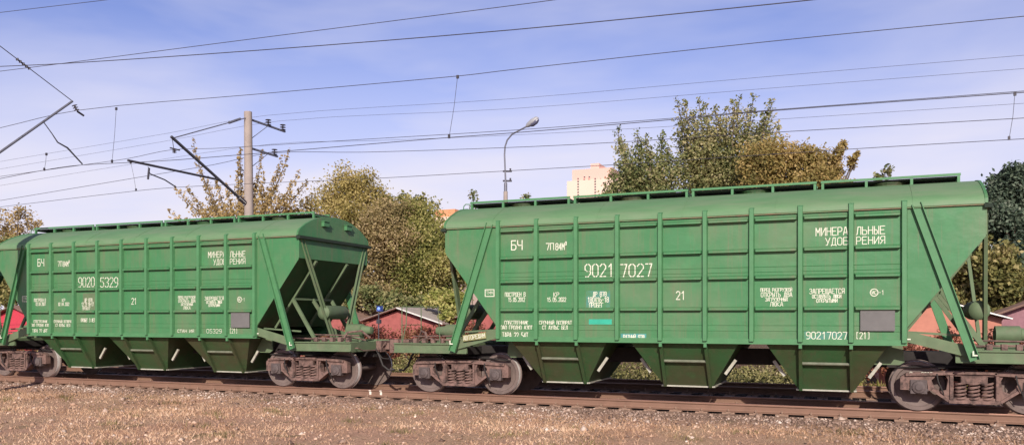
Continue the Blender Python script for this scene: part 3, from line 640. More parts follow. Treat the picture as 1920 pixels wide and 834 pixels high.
LEFT = [('9020',1092,1144,495,518,.17),('5329',1164,1222,495,518,.17),('ПОСТРОЕН В',947,985,548,555.5,.26),('02.04.2007',953,984,557.5,565,.26),('КР',1038,1048,548,555.5,.26),('02.04.2022',1026,1061,557.5,565,.26),
 ('ДР 878',1112,1137,547,555,.26),('12 23 18-17',1102,1141,557,566,.25),('ПРОБЕГ',1105,1131,569,576,.25),('ПРОБЕГ 3 ЛЕТ',1100,1146,597,605,.28),('ТАРА 22.48Т',942,990,623,633,.22),('05329',1524,1576,624,634,.2),('СТАНЦИЯ',1424,1480,625,632,.3)]
def letter(root, rows):
    YL = -YS-0.004
    for tx, u0, u1, v0, v1, sw in rows:
        um = (u0+u1)/2
        m = letter_mesh(MB(), tx, lx(u0), lx(u1), lz(um, v1), lz(um, v0), YL, sw, gap=(v1-v0) > 20)
        m.build('stencil_lettering', M['white'], root, fix=False)
    c = Vector((lx(1639), YL, lz(1639, 548))); m = MB(); n = 24
    for i in range(n):
        a, b = 2*math.pi*i/n, 2*math.pi*(i+1)/n
        m.add([c+Vector((math.cos(t)*r,0,math.sin(t)*r)) for t, r in ((a,.060),(b,.060),(b,.074),(a,.074))], [(0,1,2,3)])
    m.build('round_mark', M['white'], root, fix=False)
    m = MB().box(lx(1613), lx(1678), -YS-0.050, -YS-0.044, lz(1646,620), lz(1646,578)); m.build('grey_panel', M['grey'], root)
    # small framed maker's mark on the left end gusset
    m = MB(); x0, x1, z0, z1 = lx(909), lx(927), lz(918,556), lz(918,542); y = YL
    for a in ((x0,x1,z0,z0+.018),(x0,x1,z1-.018,z1),(x0,x0+.018,z0,z1),(x1-.018,x1,z0,z1)): m.add([(a[0],y,a[2]),(a[1],y,a[2]),(a[1],y,a[3]),(a[0],y,a[3])],[(0,1,2,3)]); y -= 0.0004
    letter_mesh(m, 'ТММ', x0+.035, x1-.035, z0+.05, z1-.045, YL, .2, False); m.build('maker_mark', M['white'], root, fix=False)
    for u in (845, 1703, 1828):     # little white lifting marks
        v = {845:642, 1703:633, 1828:663}[u]; x, z = at(u, v, -1.65).x-XM, at(u, v, -1.65).z
        yy = -YS-0.080 if u != 1703 else -YS-0.012
        m = MB(); m.add([(x-.035,yy,z-.04),(x-.012,yy,z-.04),(x-.012,yy,z+.05),(x-.035,yy,z+.05)],[(0,1,2,3)]); m.add([(x-.012,yy-.0005,z-.04),(x+.045,yy-.0005,z-.04),(x+.045,yy-.0005,z-.015),(x-.012,yy-.0005,z-.015)],[(0,1,2,3)])
        m.build('jacking_mark', M['white'], root, fix=False)
def patchbox(root, name, m, u0, u1, v0, v1, d):
    um = (u0+u1)/2
    q = MB(); y = -YS-d; q.add([(lx(u0),y,lz(um,v1)),(lx(u1),y,lz(um,v1)),(lx(u1),y,lz(um,v0)),(lx(u0),y,lz(um,v0))],[(0,1,2,3)]); q.build(name, m, root, fix=False)

wag = make_wagon()
left = copy_tree(wag); left.location.x = XM-LEN
third = copy_tree(wag); third.location.x = XM-2*LEN
letter(wag, BASE+RIGHT); letter(left, BASE+LEFT)
patchbox(wag, 'paint_patch', M['teal'], 1104, 1147, 598, 608, 0.003)
patchbox(wag, 'paint_patch', M['bluepatch'], 1099, 1144, 545, 580, 0.0025)
patchbox(wag, 'paint_patch', M['cyanpatch'], 1164, 1212, 625, 637, 0.0125)
m = MB(); letter_mesh(m, 'РАТНЫЙ ЯТЮ', lx(1169), lx(1208), lz(1188,635), lz(1188,627.5), -YS-0.0145, .3, False); m.build('stencil_lettering', M['white'], wag, fix=False)
patchbox(wag, 'paint_patch', M['bluepatch'], 1508, 1589, 621, 637, 0.0028)
patchbox(left, 'paint_patch', M['sill'], 1106, 1148, 534, 580, 0.0025)
# AUTOREZHIM plate on the left end beam
p0, p1 = at(868, 634, -1.55), at(912, 628, -1.55)
q = MB(); a = Vector((p0.x-XM, -1.545, p0.z)); b = Vector((p1.x-XM, -1.58, p1.z)); q.beam(a, b, 0.012, 0.14); q.build('yellow_plate', M['yellow'], wag)
m = letter_mesh(MB(), 'АВТОРЕЖИМ', 0.02, (b-a).length-0.02, -0.045, 0.045, 0, .26, False)
ang = math.atan2(b.z-a.z, b.x-a.x)
o = m.build('stencil_lettering', M['white'], wag, fix=False); o.location = (a.x, a.y-0.016, a.z); o.rotation_euler = (0, -ang, -math.atan2(0.035, (b.x-a.x)))
# cast numbers on the right-hand bogie
m = MB(); letter_mesh(m, '8 - 0225', at(1706,705,-1.1).x-XM, at(1748,705,-1.1).x-XM, at(1720,703,-1.1).z, at(1720,697,-1.1).z, -1.105, .25, False); m.build('cast_number', M['white'], wag, fix=False)
tag(wag, 'green hopper wagon with white number 90217027, largest and nearest', 'hopper wagon', 'green hopper wagons of the train')
tag(left, 'green hopper wagon with white number 90205329, a dark mast shadow on its left end', 'hopper wagon', 'green hopper wagons of the train')
tag(third, 'hopper wagon cut off by the left edge of the photo, only its green end showing', 'hopper wagon', 'green hopper wagons of the train')

# ------------------------------------------------------------------ overhead line
def wire(name, label, y, pts, r=0.0082, cat='wire'):
    P = [at(u, v, y) for u, v in pts]
    # extend past the frame on both ends
    def ext(a, b, d): k = (b-a).normalized(); return b+k*d
    P = [ext(P[1], P[0], 25)] + P + [ext(P[-2], P[-1], 14)]
    # smooth sag through the measured points
    Q = []
    for i in range(len(P)-1):
        p_, a, b, n_ = P[max(i-1,0)], P[i], P[i+1], P[min(i+2, len(P)-1)]
        for k in range(4):
            t = k/4; c1 = (b-p_)/2 if i else (b-a); c2 = (n_-a)/2 if i+2 < len(P) else (b-a)
            la = (b-a).length; c1 = c1.normalized()*la; c2 = c2.normalized()*la
            Q.append(a*(2*t**3-3*t**2+1)+c1*(t**3-2*t**2+t)+b*(-2*t**3+3*t**2)+c2*(t**3-t**2))
    Q.append(P[-1])
    o = MB().tube(Q, r, 6).build(name, M['wire'], smooth=80); tag(o, label, cat, 'overhead wires along the railway'); return o
wire('contact_wire', 'contact wire of the wagons\' track, carried by the steady arm at the left', 0.0, [(0,335),(83,319),(147,310),(300,302),(480,288),(842,258),(960,249.5),(1260,224.5),(1440,208.5),(1920,173.5)], 0.0089)
wire('messenger_wire', 'messenger wire hanging from the insulator at the tip of the left-edge cantilever', 0.0, [(0,240),(147,207),(480,177),(858,143),(960,131),(1440,78.5),(1920,31)])
wire('contact_wire', 'lowest wire, the contact wire of the empty track, passing behind the concrete mast', 4.3, [(0,388),(254,358),(335,351),(478,344),(573,340),(694,335),(960,320),(1150,309),(1590,280),(1892,262),(1920,260.5)])
wire('messenger_wire', 'messenger wire of the empty track, hung below the tip of the mast\'s dark strut', 4.3, [(0,331),(150,310),(239,297.5),(322,281),(400,278.5),(478,274),(681,261.5),(960,244.5),(1260,222),(1440,207),(1920,171)])
wire('feeder_wire', 'feeder wire tied to the inner insulator of the mast\'s upper crossarm', 9.6, [(0,303),(315,250),(497,217),(960,185.5),(1440,144),(1920,104)], 0.0055)
wire('feeder_wire', 'feeder wire tied to the outer insulator of the mast\'s upper crossarm', 10.6, [(0,317),(315,264),(525,227),(960,204),(1440,166),(1920,129)], 0.0055)
wire('feeder_wire', 'feeder wire tied to the insulator of the mast\'s lower crossarm', 10.0, [(0,348),(240,309),(513,270),(700,264),(960,253.5),(1260,237),(1440,225),(1920,194)], 0.0055)
wire('feeder_wire', 'thick wire fixed below the mast\'s lower crossarm, crossing the big tree', 9.8, [(0,376),(287,328),(400,309),(510,287),(681,285.5),(960,276.5),(1154,267),(1440,249),(1920,221.5)], 0.0104)
wire('power_wire', 'thick dark wire crossing the sky, meeting a steeper one at upper left', -3.2, [(0,125),(120,119.5),(480,95),(960,56.5),(1440,9),(1600,-8)], 0.0096)
wire('power_wire', 'steep wire rising to the top edge from upper left', -4.2, [(0,134),(120,119),(480,72.5),(960,11),(1100,-8)], 0.0067)
wire('power_wire', 'short stretch of wire in the top left corner', -5.5, [(0,24),(110,11),(203,0),(300,-12)], 0.0059)
def dropper(label, a, b, r=.006):
    o = MB().tube([a, (a+b)/2+Vector((0.02,0,0)), b], r, 5)
    o.box(a.x-.03, a.x+.03, a.y-.02, a.y+.02, a.z-.06, a.z+.02); o.box(b.x-.025, b.x+.025, b.y-.02, b.y+.02, b.z-.02, b.z+.07)
    o = o.build('dropper_wire', M['wire']); tag(o, label, 'dropper', 'droppers between the overhead wires')
dropper('long dropper hanging above the gap between the two wagons', at(858,143,0), at(842,258,0))
dropper('dropper joining two wires at the far right edge', at(1903,175,4.3), at(1892,261,4.3))
dropper('dropper over the left wagon, right of the bent steady arm', at(218,203,0), at(210,304,0))
dropper('slanted dropper below the horizontal dark arm of the mast', at(245,304,4.3), at(255,357,4.3))
dropper('short dropper left of the bent steady arm', at(87,288,0)+Vector((0,0,0)), at(83,319,0))
def insulator(m, p, d, n=4, r=.07, step=.06):
    d = Vector(d).normalized(); prof = []
    for i in range(n): prof += [(i*step,.025),(i*step+.01,r),(i*step+.03,r*.8),(i*step+.04,.025)]
    m.lathe(p, d, prof, 10)
# near mast (its pole stands just left of the frame; its shadow falls on the left wagon)
xm_ = -21.75
nm = empty('catenary_mast', (xm_, -3.4, -0.3)); rel = lambda p: Vector(p)-nm.location
tip = at(135,190,0); tip = Vector((xm_, -0.45, 8.37)); lowp = Vector((xm_, -3.25, 5.95))
MB().tube([rel((xm_,-3.4,-0.5)), rel((xm_,-3.4,9.9))], [.20,.15], 16).build('concrete_pole', M['concrete'], nm, smooth=60)
MB().tube([rel(lowp), rel(tip)], .035, 8).build('cantilever_tube', M['tubegrey'], nm, smooth=60)
q = MB().tube([rel(tip), rel((xm_,-3.25,9.55))], .012, 6); insulator(q, rel((xm_,-1.85,8.37+1.4*.42)), (0,-1,.42), 5, .05, .10); q.build('tie_rod', M['steel'], nm, smooth=50)
q = MB(); insulator(q, rel((xm_,-0.30,8.12)), (0,-.35,.6), 3, .085, .07); q.tube([rel((xm_,-0.28,8.1)), rel((xm_,-.05,8.02))], .03, 6); q.build('insulator', M['porcelain'], nm, smooth=50)
j = at(43,260,0); j = Vector((xm_, -1.42, 7.53))
q = MB().tube([rel(j), rel((xm_,-1.15,7.25)), rel((xm_,-0.95,7.02)), rel((xm_,-0.62,6.92)), rel((xm_,-0.10,6.52))], [.014,.014,.02,.025,.02], 6); q.build('steady_arm', M['steel'], nm, smooth=60)
tag(nm, 'grey cantilever arm at the left edge, its mast out of frame', 'catenary mast')
# far mast
FY = 8.1; a0 = at(465,210,FY); fx = a0.x
fm = empty('catenary_mast', (fx, FY, -0.4)); rf = lambda p: Vector(p)-fm.location
z_top = a0.z
MB().tube([rf((fx+0.12,FY,-0.6)), rf((fx,FY,z_top))], [.22,.155], 16).build('concrete_pole', M['concrete'], fm, smooth=60)
T = Vector((fx, 4.05, 8.27)); B_ = Vector((fx, FY-0.2, 6.42))
q = MB().tube([rf(B_), rf(T)], .055, 8); q.build('cantilever_strut', M['steel'], fm, smooth=60)
q = MB(); insulator(q, rf(B_), (0, T.y-B_.y, T.z-B_.z), 6, .10, .07); q.tube([rf(B_), rf((fx+.05,FY,B_.z-.05))], .06, 8); q.build('strut_insulator', M['porcelain'], fm, smooth=50)
q = MB().tube([rf(T+Vector((0,.1,-.03))), rf((fx,FY-.15,9.82))], .022, 6); q.tube([rf((fx,FY-1.1,9.42)), rf((fx,FY-.45,9.72))], .05, 8); q.build('tie_rod', M['tubegrey'], fm, smooth=50)
H0 = T.lerp(B_, .63); H1 = Vector((fx, 2.15, 7.08))
q = MB().tube([rf(H0), rf(H1)], .042, 8); q.beam(rf(H1+Vector((0,.9,-.1))), rf(H1+Vector((0,.85,-.5))), .05, .05); q.build('registration_tube', M['steel'], fm, smooth=60)
q = MB(); insulator(q, rf((fx,4.2,7.72)), (0,0,1), 3, .08, .06); q.beam(rf((fx,4.0,7.86)), rf((fx,4.45,7.86)), .04, .04); q.tube([rf((fx,4.2,7.7)), rf((fx,4.1,8.2))], .012, 5); q.build('insulator', M['porcelain'], fm, smooth=50)
sa = [at(287,328,3.0), at(310,333,3.5), at(335,352,4.3)]
q = MB().tube([rf((fx, 3.1, 6.78)), rf((fx, 3.75, 6.68)), rf((fx, 4.28, 6.5))], .022, 6); q.tube([rf((fx,3.0,7.02)), rf((fx,3.1,6.78))], .01, 5); q.build('steady_arm', M['steel'], fm, smooth=60)
for zz, L_, ins in ((9.78, 2.25, (9.35, 10.3)), (8.62, 1.75, (9.75,))):
    q = MB().beam(rf((fx, FY+.1, zz+.05)), rf((fx, FY+.1+L_, zz+.02)), .07, .07); q.tube([rf((fx,FY+1.2,zz)), rf((fx,FY+.15,zz-.75))], .015, 5)
    c = q.build('crossarm', M['tubegrey'], fm)
    for y in ins:
        q = MB(); insulator(q, rf((fx, y, zz+.06)), (0,0,1), 3, .13, .10); q.build('insulator', M['porcelain'], c, smooth=50)
tag(fm, 'pinkish concrete mast behind the left wagon, with a dark slanted strut', 'catenary mast')

# ------------------------------------------------------------------ street lamp, signal
ly = 14; lp = at(948, 375, ly); lamp = empty('street_lamp', (lp.x, ly, -0.8)); rl = lambda u, v: at(u, v, ly)-lamp.location
e = rl(946,320)
MB().tube([(0,0,0), (0,0,e.z-.9)], [.13,.09], 12).build('lamp_post', M['concrete'], lamp, smooth=60)
q = MB().tube([(0,0,e.z-1.0), (0,0,e.z-.55),(0,0,e.z-.5), rl(946,290), rl(947,275), rl(951,263), rl(960,252), rl(990,236)], [.075,.075,.04,.035,.035,.035,.035,.035], 8); q.build('lamp_arm', M['tubegrey'], lamp, smooth=60)
p0, p1 = rl(988,238), rl(1011,221)
q = MB(); d = (p1-p0).normalized(); n = Vector((-d.z,0,d.x)); q.lathe(p0-d*.02+n*.03, d, [(0,.05),(.1,.10),(.35,.135),(.58,.10),(.64,.03)], 12); q.build('lamp_head', M['lamp'], lamp, smooth=60)
q = MB().lathe(p0+d*.14-n*.05, d, [(0,.05),(.1,.11),(.32,.11),(.45,.04)], 10); q.build('lamp_glass', M['lampdark'], lamp, smooth=60)
for v in (321, 339):
    c = rl(946, v); q = MB().beam((-.12,0,c.z),(.28,0,c.z-.03), .05, .07); q.build('bracket', M['steel'], lamp)
    q = MB(); insulator(q, (.22,0,c.z), (0,0,1), 2, .05, .06); q.build('insulator', M['porcelain'], lamp)
tag(lamp, 'grey street lamp with curved arm rising behind the right wagon', 'street lamp')
bl = bpy.data.materials.new('blue_signal_light'); bl.use_nodes = True; pb = bl.node_tree.nodes['Principled BSDF']; pb.inputs['Base Color'].default_value = (.05,.12,.6,1); pb.inputs['Emission Color'].default_value = (.35,.5,1,1); pb.inputs['Emission Strength'].default_value = 0.9
sy = 7.4; sg = at(710,578,sy); sig = empty('shunting_signal', (sg.x, sy, -0.3)); zz = sg.z+.3
MB().tube([(0,0,0),(0,0,zz-.12)], .022, 8).build('signal_post', M['steel'], sig); MB().box(-.09,.09,.0,.16,zz-.10,zz+.10).box(-.10,.10,-.07,.0,zz+.085,zz+.10).build('signal_head', mat('blue_signal_housing',(.05,.09,.30),.5), sig)
MB().lathe((0,-.002,zz),(0,-1,0),[(0,.06),(.02,.05),(.03,.02)],14).build('signal_lens', bl, sig, smooth=60); MB().box(-.07,.07,-.05,.08,zz-.55,zz-.40).build('bracket', M['steel'], sig)
tag(sig, 'small blue shunting signal on a post in the gap between the wagons', 'signal')

# ------------------------------------------------------------------ garages
def garage(label, x, y, w, d, eave, ridge, wallm, roofm, fascia, base=-0.9, rz=0, door=None):
    g = empty('garage', (x, y, base), rz); E, T_ = eave-base, ridge-base
    MB().plate([(-w/2,0),(w/2,0),(w/2,E),(0,T_-.05),(-w/2,E)], [], 0, d).build('wall', wallm, g)
    q = MB()
    for s in (-1, 1):
        a = Vector((s*(w/2+.30), 0, E-.30*(T_-E)/(w/2)+.03)); b = Vector((0, 0, T_+.03))
        q.add([a+Vector((0,-.35,0)), b+Vector((0,-.35,0)), b+Vector((0,d+.3,0)), a+Vector((0,d+.3,0)), a+Vector((0,-.35,.07)), b+Vector((0,-.35,.07)), b+Vector((0,d+.3,.07)), a+Vector((0,d+.3,.07))],
              [(0,1,2,3),(4,5,6,7),(0,1,5,4),(1,2,6,5),(2,3,7,6),(3,0,4,7)])
    r = q.build('roof', roofm, g)
    for s in (-1, 1): MB().beam((s*(w/2+.30), -.37, E-.30*(T_-E)/(w/2)+.05), (s*.01, -.37, T_+.05), .03, .05, (0,0,1)).build('fascia', fascia if s > 0 else M['browntrim'], r)
    if door:
        MB().box(door[0], door[1], -.05, -.003, 0, door[2]).build('door', M['wood_dark'], g)
    tag(g, label, 'garage', 'garages behind the tracks'); return g
M['wood_dark'] = mat('dark_brown_boards', (.09,.06,.05), .8)
M['redwall'] = mat('red_painted_garage_wall', (.33,.095,.085), .85, var=.2, scale=3); M['salmon'] = mat('salmon_plaster', (.46,.19,.135), .9, var=.15, scale=2)
M['crimson'] = mat('crimson_metal_wall', (.50,.045,.07), .6, var=.1); M['brownroof'] = mat('brown_felt_roof', (.24,.145,.11), .9, var=.15)
M['greyroof'] = mat('grey_slate_roof', (.36,.31,.28), .85, var=.12); M['darkroof'] = mat('dark_brown_sheet_roof', (.075,.045,.04), .8, var=.2)
M['whitetrim'] = mat('whitish_trim', (.72,.70,.66), .6, var=.08); M['browntrim'] = mat('brown_trim', (.16,.09,.07), .8); M['purplewall'] = mat('mauve_metal_wall', (.26,.13,.15), .8, var=.15)
garage('red garage with a white-edged gable roof, behind the dark creeper hedge', -22.2, 20, 4.9, 7, 1.52, 2.28, M['redwall'], M['greyroof'], M['whitetrim'])
garage('red garage with brown roof, half hidden by the left wagon\'s end braces', -27.4, 20.2, 4.6, 7, 1.60, 2.36, M['redwall'], M['brownroof'], M['browntrim'])
garage('low grey-roofed garage to the right of the white-edged red gable', -17.2, 20.6, 4.6, 7, 1.62, 2.30, M['redwall'], M['greyroof'], M['browntrim'])
garage('salmon garage with dark roof and white trim behind the right wagon\'s braces', 3.35, 17, 4.2, 7, 1.80, 2.42, M['salmon'], M['darkroof'], M['whitetrim'])
garage('mauve-walled garage with brown roof at the far right edge', 7.7, 18.6, 4.0, 7, 1.95, 2.75, M['purplewall'], M['brownroof'], M['browntrim'])
garage('crimson shed at the far left edge, below a white wall', -52.0, 20, 3.4, 5, 1.95, 2.55, M['crimson'], M['brownroof'], M['browntrim'])
q = empty('long_shed', (-62, 27, -0.9)); MB().box(-8,8,0,5,0,3.15).build('wall', mat('off_white_shed_wall',(.66,.62,.58),.8), q); MB().box(-8.2,8.2,-.3,5.3,3.152,3.36).build('roof', M['whitetrim'], q); tag(q, 'long off-white shed behind the crimson shed at the left edge', 'shed')

# ------------------------------------------------------------------ tall buildings far away
def tower(name, label, blocks, y, m, mtop, wm):
    xs = [at(b[0],400,y).x for b in blocks]; root = empty(name, (sum(xs)/len(xs), y, 0))
    for u0, u1, v, dep, top in blocks:
        a, b = at(u0, v, y), at(u1, v, y); z0 = -1 if not top else at(u0, top, y).z
        MB().box(a.x-root.location.x, b.x-root.location.x, dep, dep+16, z0, a.z).build('wall' if not top else 'roof_storey', mtop if top else m, root)
    tag(root, label, "building"); return root
M['cream'] = mat('cream_panel_block', (.68,.52,.42), .9, var=.05, scale=.05); M['pinktop'] = mat('pink_upper_storey', (.70,.42,.35), .9, var=.05); M['orangeroof'] = mat('orange_tile_roof', (.62,.27,.14), .9, var=.1)
M['winglass'] = mat('dark_far_window', (.10,.09,.10), .3)
ty = 230; tw = tower('apartment_tower', 'cream high-rise with pink stepped top, left of the big tree', [(1063,1150,340,0,None),(1071,1146,318,1,340),(1104,1120,305,2,318)], ty, M['cream'], M['pinktop'], None)
for u in (1084, 1116):
    for v in range(334, 380, 5):
        a, b = at(u-1.3, v, ty-.05), at(u+1.3, v+2.6, ty-.05); MB().box(a.x-tw.location.x, b.x-tw.location.x, -.12, -.02, b.z, a.z).build('window', M['winglass'], tw)
for u in (1096, 1105):
    a, b = at(u-1.5, 331, ty), at(u+1.5, 333.5, ty); MB().box(a.x-tw.location.x, b.x-tw.location.x, -.12, -.02, b.z, a.z).build('window', M['winglass'], tw)
ty = 190; tw2 = tower('apartment_house', 'cream apartment house with orange roof glimpsed left of the right wagon', [(806,856,408,0,None),(812,850,393,1,408)], ty, M['cream'], M['orangeroof'], None)

# ------------------------------------------------------------------ trees
def leaves_from(clumps, n_per, size, sub=14, flat=0.0, jitter=.32):
    "clumps: (centre Vector, (rx,ry,rz)); leaves gather round random sub-centres so the crown stays uneven"
    C = []
    wts = np.array([max(r[0]*r[2], .05)**.9 for _, r in clumps]); wts = wts/wts.sum()
    for (c, r), w in zip(clumps, wts):
        n = max(20, int(n_per*w)); k = max(4, int(sub*max(1, r[0]*r[2]))); k = min(k, 70)
        d = RNG.normal(0, 1, (k,3)); d /= np.linalg.norm(d, axis=1)[:,None]; d *= (RNG.random(k)**.45)[:,None]
        subc = np.array(c)+d*np.array(r); pk = RNG.integers(0, k, n)
        sr = min(r)*jitter
        C.append(subc[pk]+RNG.normal(0, 1, (n,3))*np.array([sr, sr, sr*.85]))
    P = np.concatenate(C); n = len(P)
    nrm = RNG.normal(0, 1, (n,3))+np.array([.25,-.75,.65]); nrm /= np.linalg.norm(nrm, axis=1)[:,None]
    t = np.cross(nrm, RNG.normal(0, 1, (n,3))); t /= np.linalg.norm(t, axis=1)[:,None]; b = np.cross(nrm, t)
    s = size*RNG.uniform(.6, 1.35, n)[:,None]
    V = np.stack([P-t*s, P+b*s*.55, P+t*s, P-b*s*.55], 1).reshape(-1, 3)
    return V, np.arange(4*n).reshape(-1, 4)
def tree(name, label, base, clumps, mat_, n, size=.14, trunk_r=.16, group=None, cat='tree', limbs=True, sub=14, jitter=.32, twig=0):
    root = empty(name, base); b = Vector(base)
    V, F = leaves_from([((c-b), r) for c, r in clumps], n, size, sub, jitter=jitter)
    mesh_np('crown', V, F, 4, mat_, root)
    if limbs:
        top = max(clumps, key=lambda c: c[0].z)[0]-b; cen = sum(((c-b) for c, r in clumps), Vector())/len(clumps)
        fork = Vector((cen.x*.25, cen.y*.25, max(.8, cen.z*.42)))
        m = MB().tube([(0,0,-.2), fork*.5+Vector((.06,0,0)), fork, fork.lerp(top,.55)+Vector((.1,0,0)), top], [trunk_r*1.25, trunk_r, trunk_r*.8, trunk_r*.4, trunk_r*.08], 8)
        for c, r in clumps:
            e = c-b; s = fork.lerp(top, random.uniform(0,.45)); mid = s.lerp(e,.5)+Vector((0,0,-.2*abs(e.x-s.x)))
            m.tube([s, mid, e, e+Vector((random.uniform(-.3,.3),0,r[2]*.8))], [trunk_r*.42, trunk_r*.28, trunk_r*.14, .008], 6, False)
            for k in range(twig):
                d = Vector((random.uniform(-1,1)*r[0], random.uniform(-1,1)*r[1], random.uniform(.1,1)*r[2])); m.tube([mid.lerp(e,random.random()), e+d*.6, e+d], [trunk_r*.12,.012,.005], 4, False)
        m.build('trunk', M['bark'], root, smooth=60)
    tag(root, label, cat, group); return root
def cl(lst, y, dy=1.2):
    "clumps given as measured (u, v, half-width px, half-height px[, depth shift])"
    out = []
    for q in lst:
        yy = y+(q[4] if len(q) > 4 else random.uniform(-dy, dy)); c = at(q[0], q[1], yy); k = (at(q[0]+q[2], q[1], yy)-c).length; h = abs(at(q[0], q[1]-q[3], yy).z-c.z)
        out.append((c, (k, max(.35, min(k*1.1, 2.2)), h)))
    return out
def gbase(u, y): p = at(u, 600, y); return (p.x, y, float(gz(p.x, y)))
olive = leafmat('olive_autumn_leaves', [(.08,.09,.028),(.19,.185,.06),(.34,.30,.11),(.50,.41,.20)], .42)
golden = leafmat('golden_autumn_leaves', [(.17,.15,.04),(.33,.265,.085),(.48,.38,.14),(.58,.46,.22)], .42)
orange = leafmat('orange_autumn_leaves', [(.15,.135,.04),(.28,.22,.07),(.42,.30,.11),(.52,.38,.17)], .42)
greenl = leafmat('mid_green_leaves', [(.055,.08,.03),(.14,.17,.06),(.28,.28,.11),(.46,.39,.21)], .42)
greyol = leafmat('grey_olive_leaves', [(.075,.09,.032),(.19,.20,.075),(.34,.31,.13),(.52,.44,.25)], .42)
darkl = leafmat('dark_grey_green_leaves', [(.03,.045,.03),(.07,.105,.07),(.14,.18,.12),(.26,.29,.22)])
yelgr = leafmat('yellow_green_leaves', [(.11,.14,.03),(.24,.27,.06),(.40,.39,.12),(.55,.48,.19)], .42)
yelol = leafmat('yellow_olive_leaves', [(.09,.105,.028),(.20,.205,.055),(.36,.335,.10),(.52,.44,.19)], .42)
brownl = leafmat('pinkish_brown_leaves', [(.12,.10,.04),(.26,.205,.085),(.41,.31,.15),(.56,.43,.25)], .42)
sparse = leafmat('sparse_ochre_leaves', [(.17,.13,.06),(.33,.235,.10),(.48,.34,.14),(.58,.44,.22)], .42)
wine = leafmat('dark_red_creeper_leaves', [(.066,.02,.017),(.15,.05,.033),(.26,.095,.055),(.33,.20,.10)])
GT = 'trees behind the railway'
def strands(branches, y, foot, start=.22, w0=9, w1=3):
    "leafy upright branches: clumps strung along curves from the foot to each measured tip"
    out, curves = [], []
    for q in branches:
        u, v, bow = q[0], q[1], q[2]; dy = random.uniform(-1.6, 1.6); P0 = at(foot[0], foot[1], y); P2 = at(u, v, y+dy); P1 = P0.lerp(P2, .5)+Vector((bow, 0, .2)); n = 13; cv = []
        for i in range(n+1):
            t = i/n; p = P0*(1-t)**2+P1*(2*t*(1-t))+P2*t*t; cv.append(p)
            if t >= start: k = (w0*(1-t)+w1*t)*.0295; out.append((p, (k, k, .42)))
        curves.append(cv)
    return out, curves
def strand_tree(name, label, base, branches, y, foot, mat_, n, size, trunk_r, group, extra=(), **kw):
    C, curves = strands(branches, y, foot, **kw); t = tree(name, label, base, C+list(extra), mat_, n, size, trunk_r, group, limbs=False, jitter=.5, sub=10)
    b = Vector(base); m = MB().tube([(0,0,-.2), curves[0][0]-b], [trunk_r, trunk_r*.8], 8)
    for cv in curves: m.tube([p-b for p in cv], [trunk_r*.5*(1-i/len(cv))+.008 for i in range(len(cv))], 5, False)
    m.build('trunk', M['bark'], t, smooth=60); return t
strand_tree('birch_tree', 'sparse ochre tree with thin upright branches behind the concrete mast', gbase(455, 26),
     [(363,270,-1.2),(330,355,-.6),(352,352,-.8),(385,350,-.5),(405,335,-.5),(425,350,-.2),(447,300,-.3),(450,285,.0),(470,330,.1),(492,285,.2),(495,330,.3),(527,300,.6),(541,288,.7),(560,325,.6),(575,345,.5),(585,372,.3),(545,360,.3),(515,350,.2),(318,400,-.3),(395,385,-.3)], 26, (455,470), sparse, 11000, .10, .13, GT, w0=14, w1=3, extra=cl([(480,360,18,24),(510,370,16,20),(470,395,40,18),(520,390,36,16),(430,400,36,14),(550,395,26,12),(385,405,24,10),(480,450,70,50)], 26, .9))
tree('autumn_tree', 'golden-topped tree just right of the left wagon\'s roof', gbase(650, 29),
     cl([(652,335,24,22),(640,360,36,26),(680,350,20,24),(612,385,30,22),(660,395,45,35),(700,380,24,24),(630,440,50,45),(690,440,40,50),(640,520,60,60)], 29, 1.2), golden, 30000, 0.09, .2, GT, twig=1, jitter=0.42)
tree('grey_green_tree', 'rounded dull green tree behind the golden one, above the gap', gbase(770, 40), cl([(745,378,28,16),(790,388,28,18),(720,395,25,20),(760,420,60,30),(770,480,70,60)], 40, 1.2), olive, 9000, .17, .2, GT)
tree('brown_tree', 'pinkish-brown leafed tree right of the left wagon\'s end face', gbase(720, 25.5),
     cl([(735,410,30,26),(700,420,26,24),(715,450,36,40),(755,455,26,34),(720,510,36,45),(700,545,30,30),(745,500,26,40),(740,560,40,24)], 25.5, 1.2), brownl, 30000, .085, .18, GT, jitter=.42, twig=1)
tree('olive_tree', 'yellow-olive tree filling the gap just left of the right wagon\'s end', gbase(800, 26.5),
     cl([(785,410,34,28),(765,440,30,30),(808,450,30,28),(838,462,20,24),(780,480,36,36),(825,490,34,40),(780,530,36,40),(845,520,30,34),(810,565,46,24),(860,480,26,40)], 26.5, 1.3), yelol, 34000, .085, .2, GT, jitter=.42, twig=1)
tree('leafy_bush', 'bright yellow-green bush left of the right wagon\'s sloping end', gbase(835, 21.5), cl([(835,558,24,16),(862,566,18,14),(815,568,16,12),(850,590,30,18)], 21.5, .5), yelgr, 5000, .10, .06, 'bushes behind the railway', 'bush')
tree('leafy_bush', 'mid-green bush below the olive tree, beside the left wagon\'s brace', gbase(700, 22.5), cl([(690,555,22,20),(725,562,26,18),(765,566,24,14),(655,560,24,22),(610,560,40,30)], 22.5, .5), greenl, 7000, .11, .06, 'bushes behind the railway', 'bush')
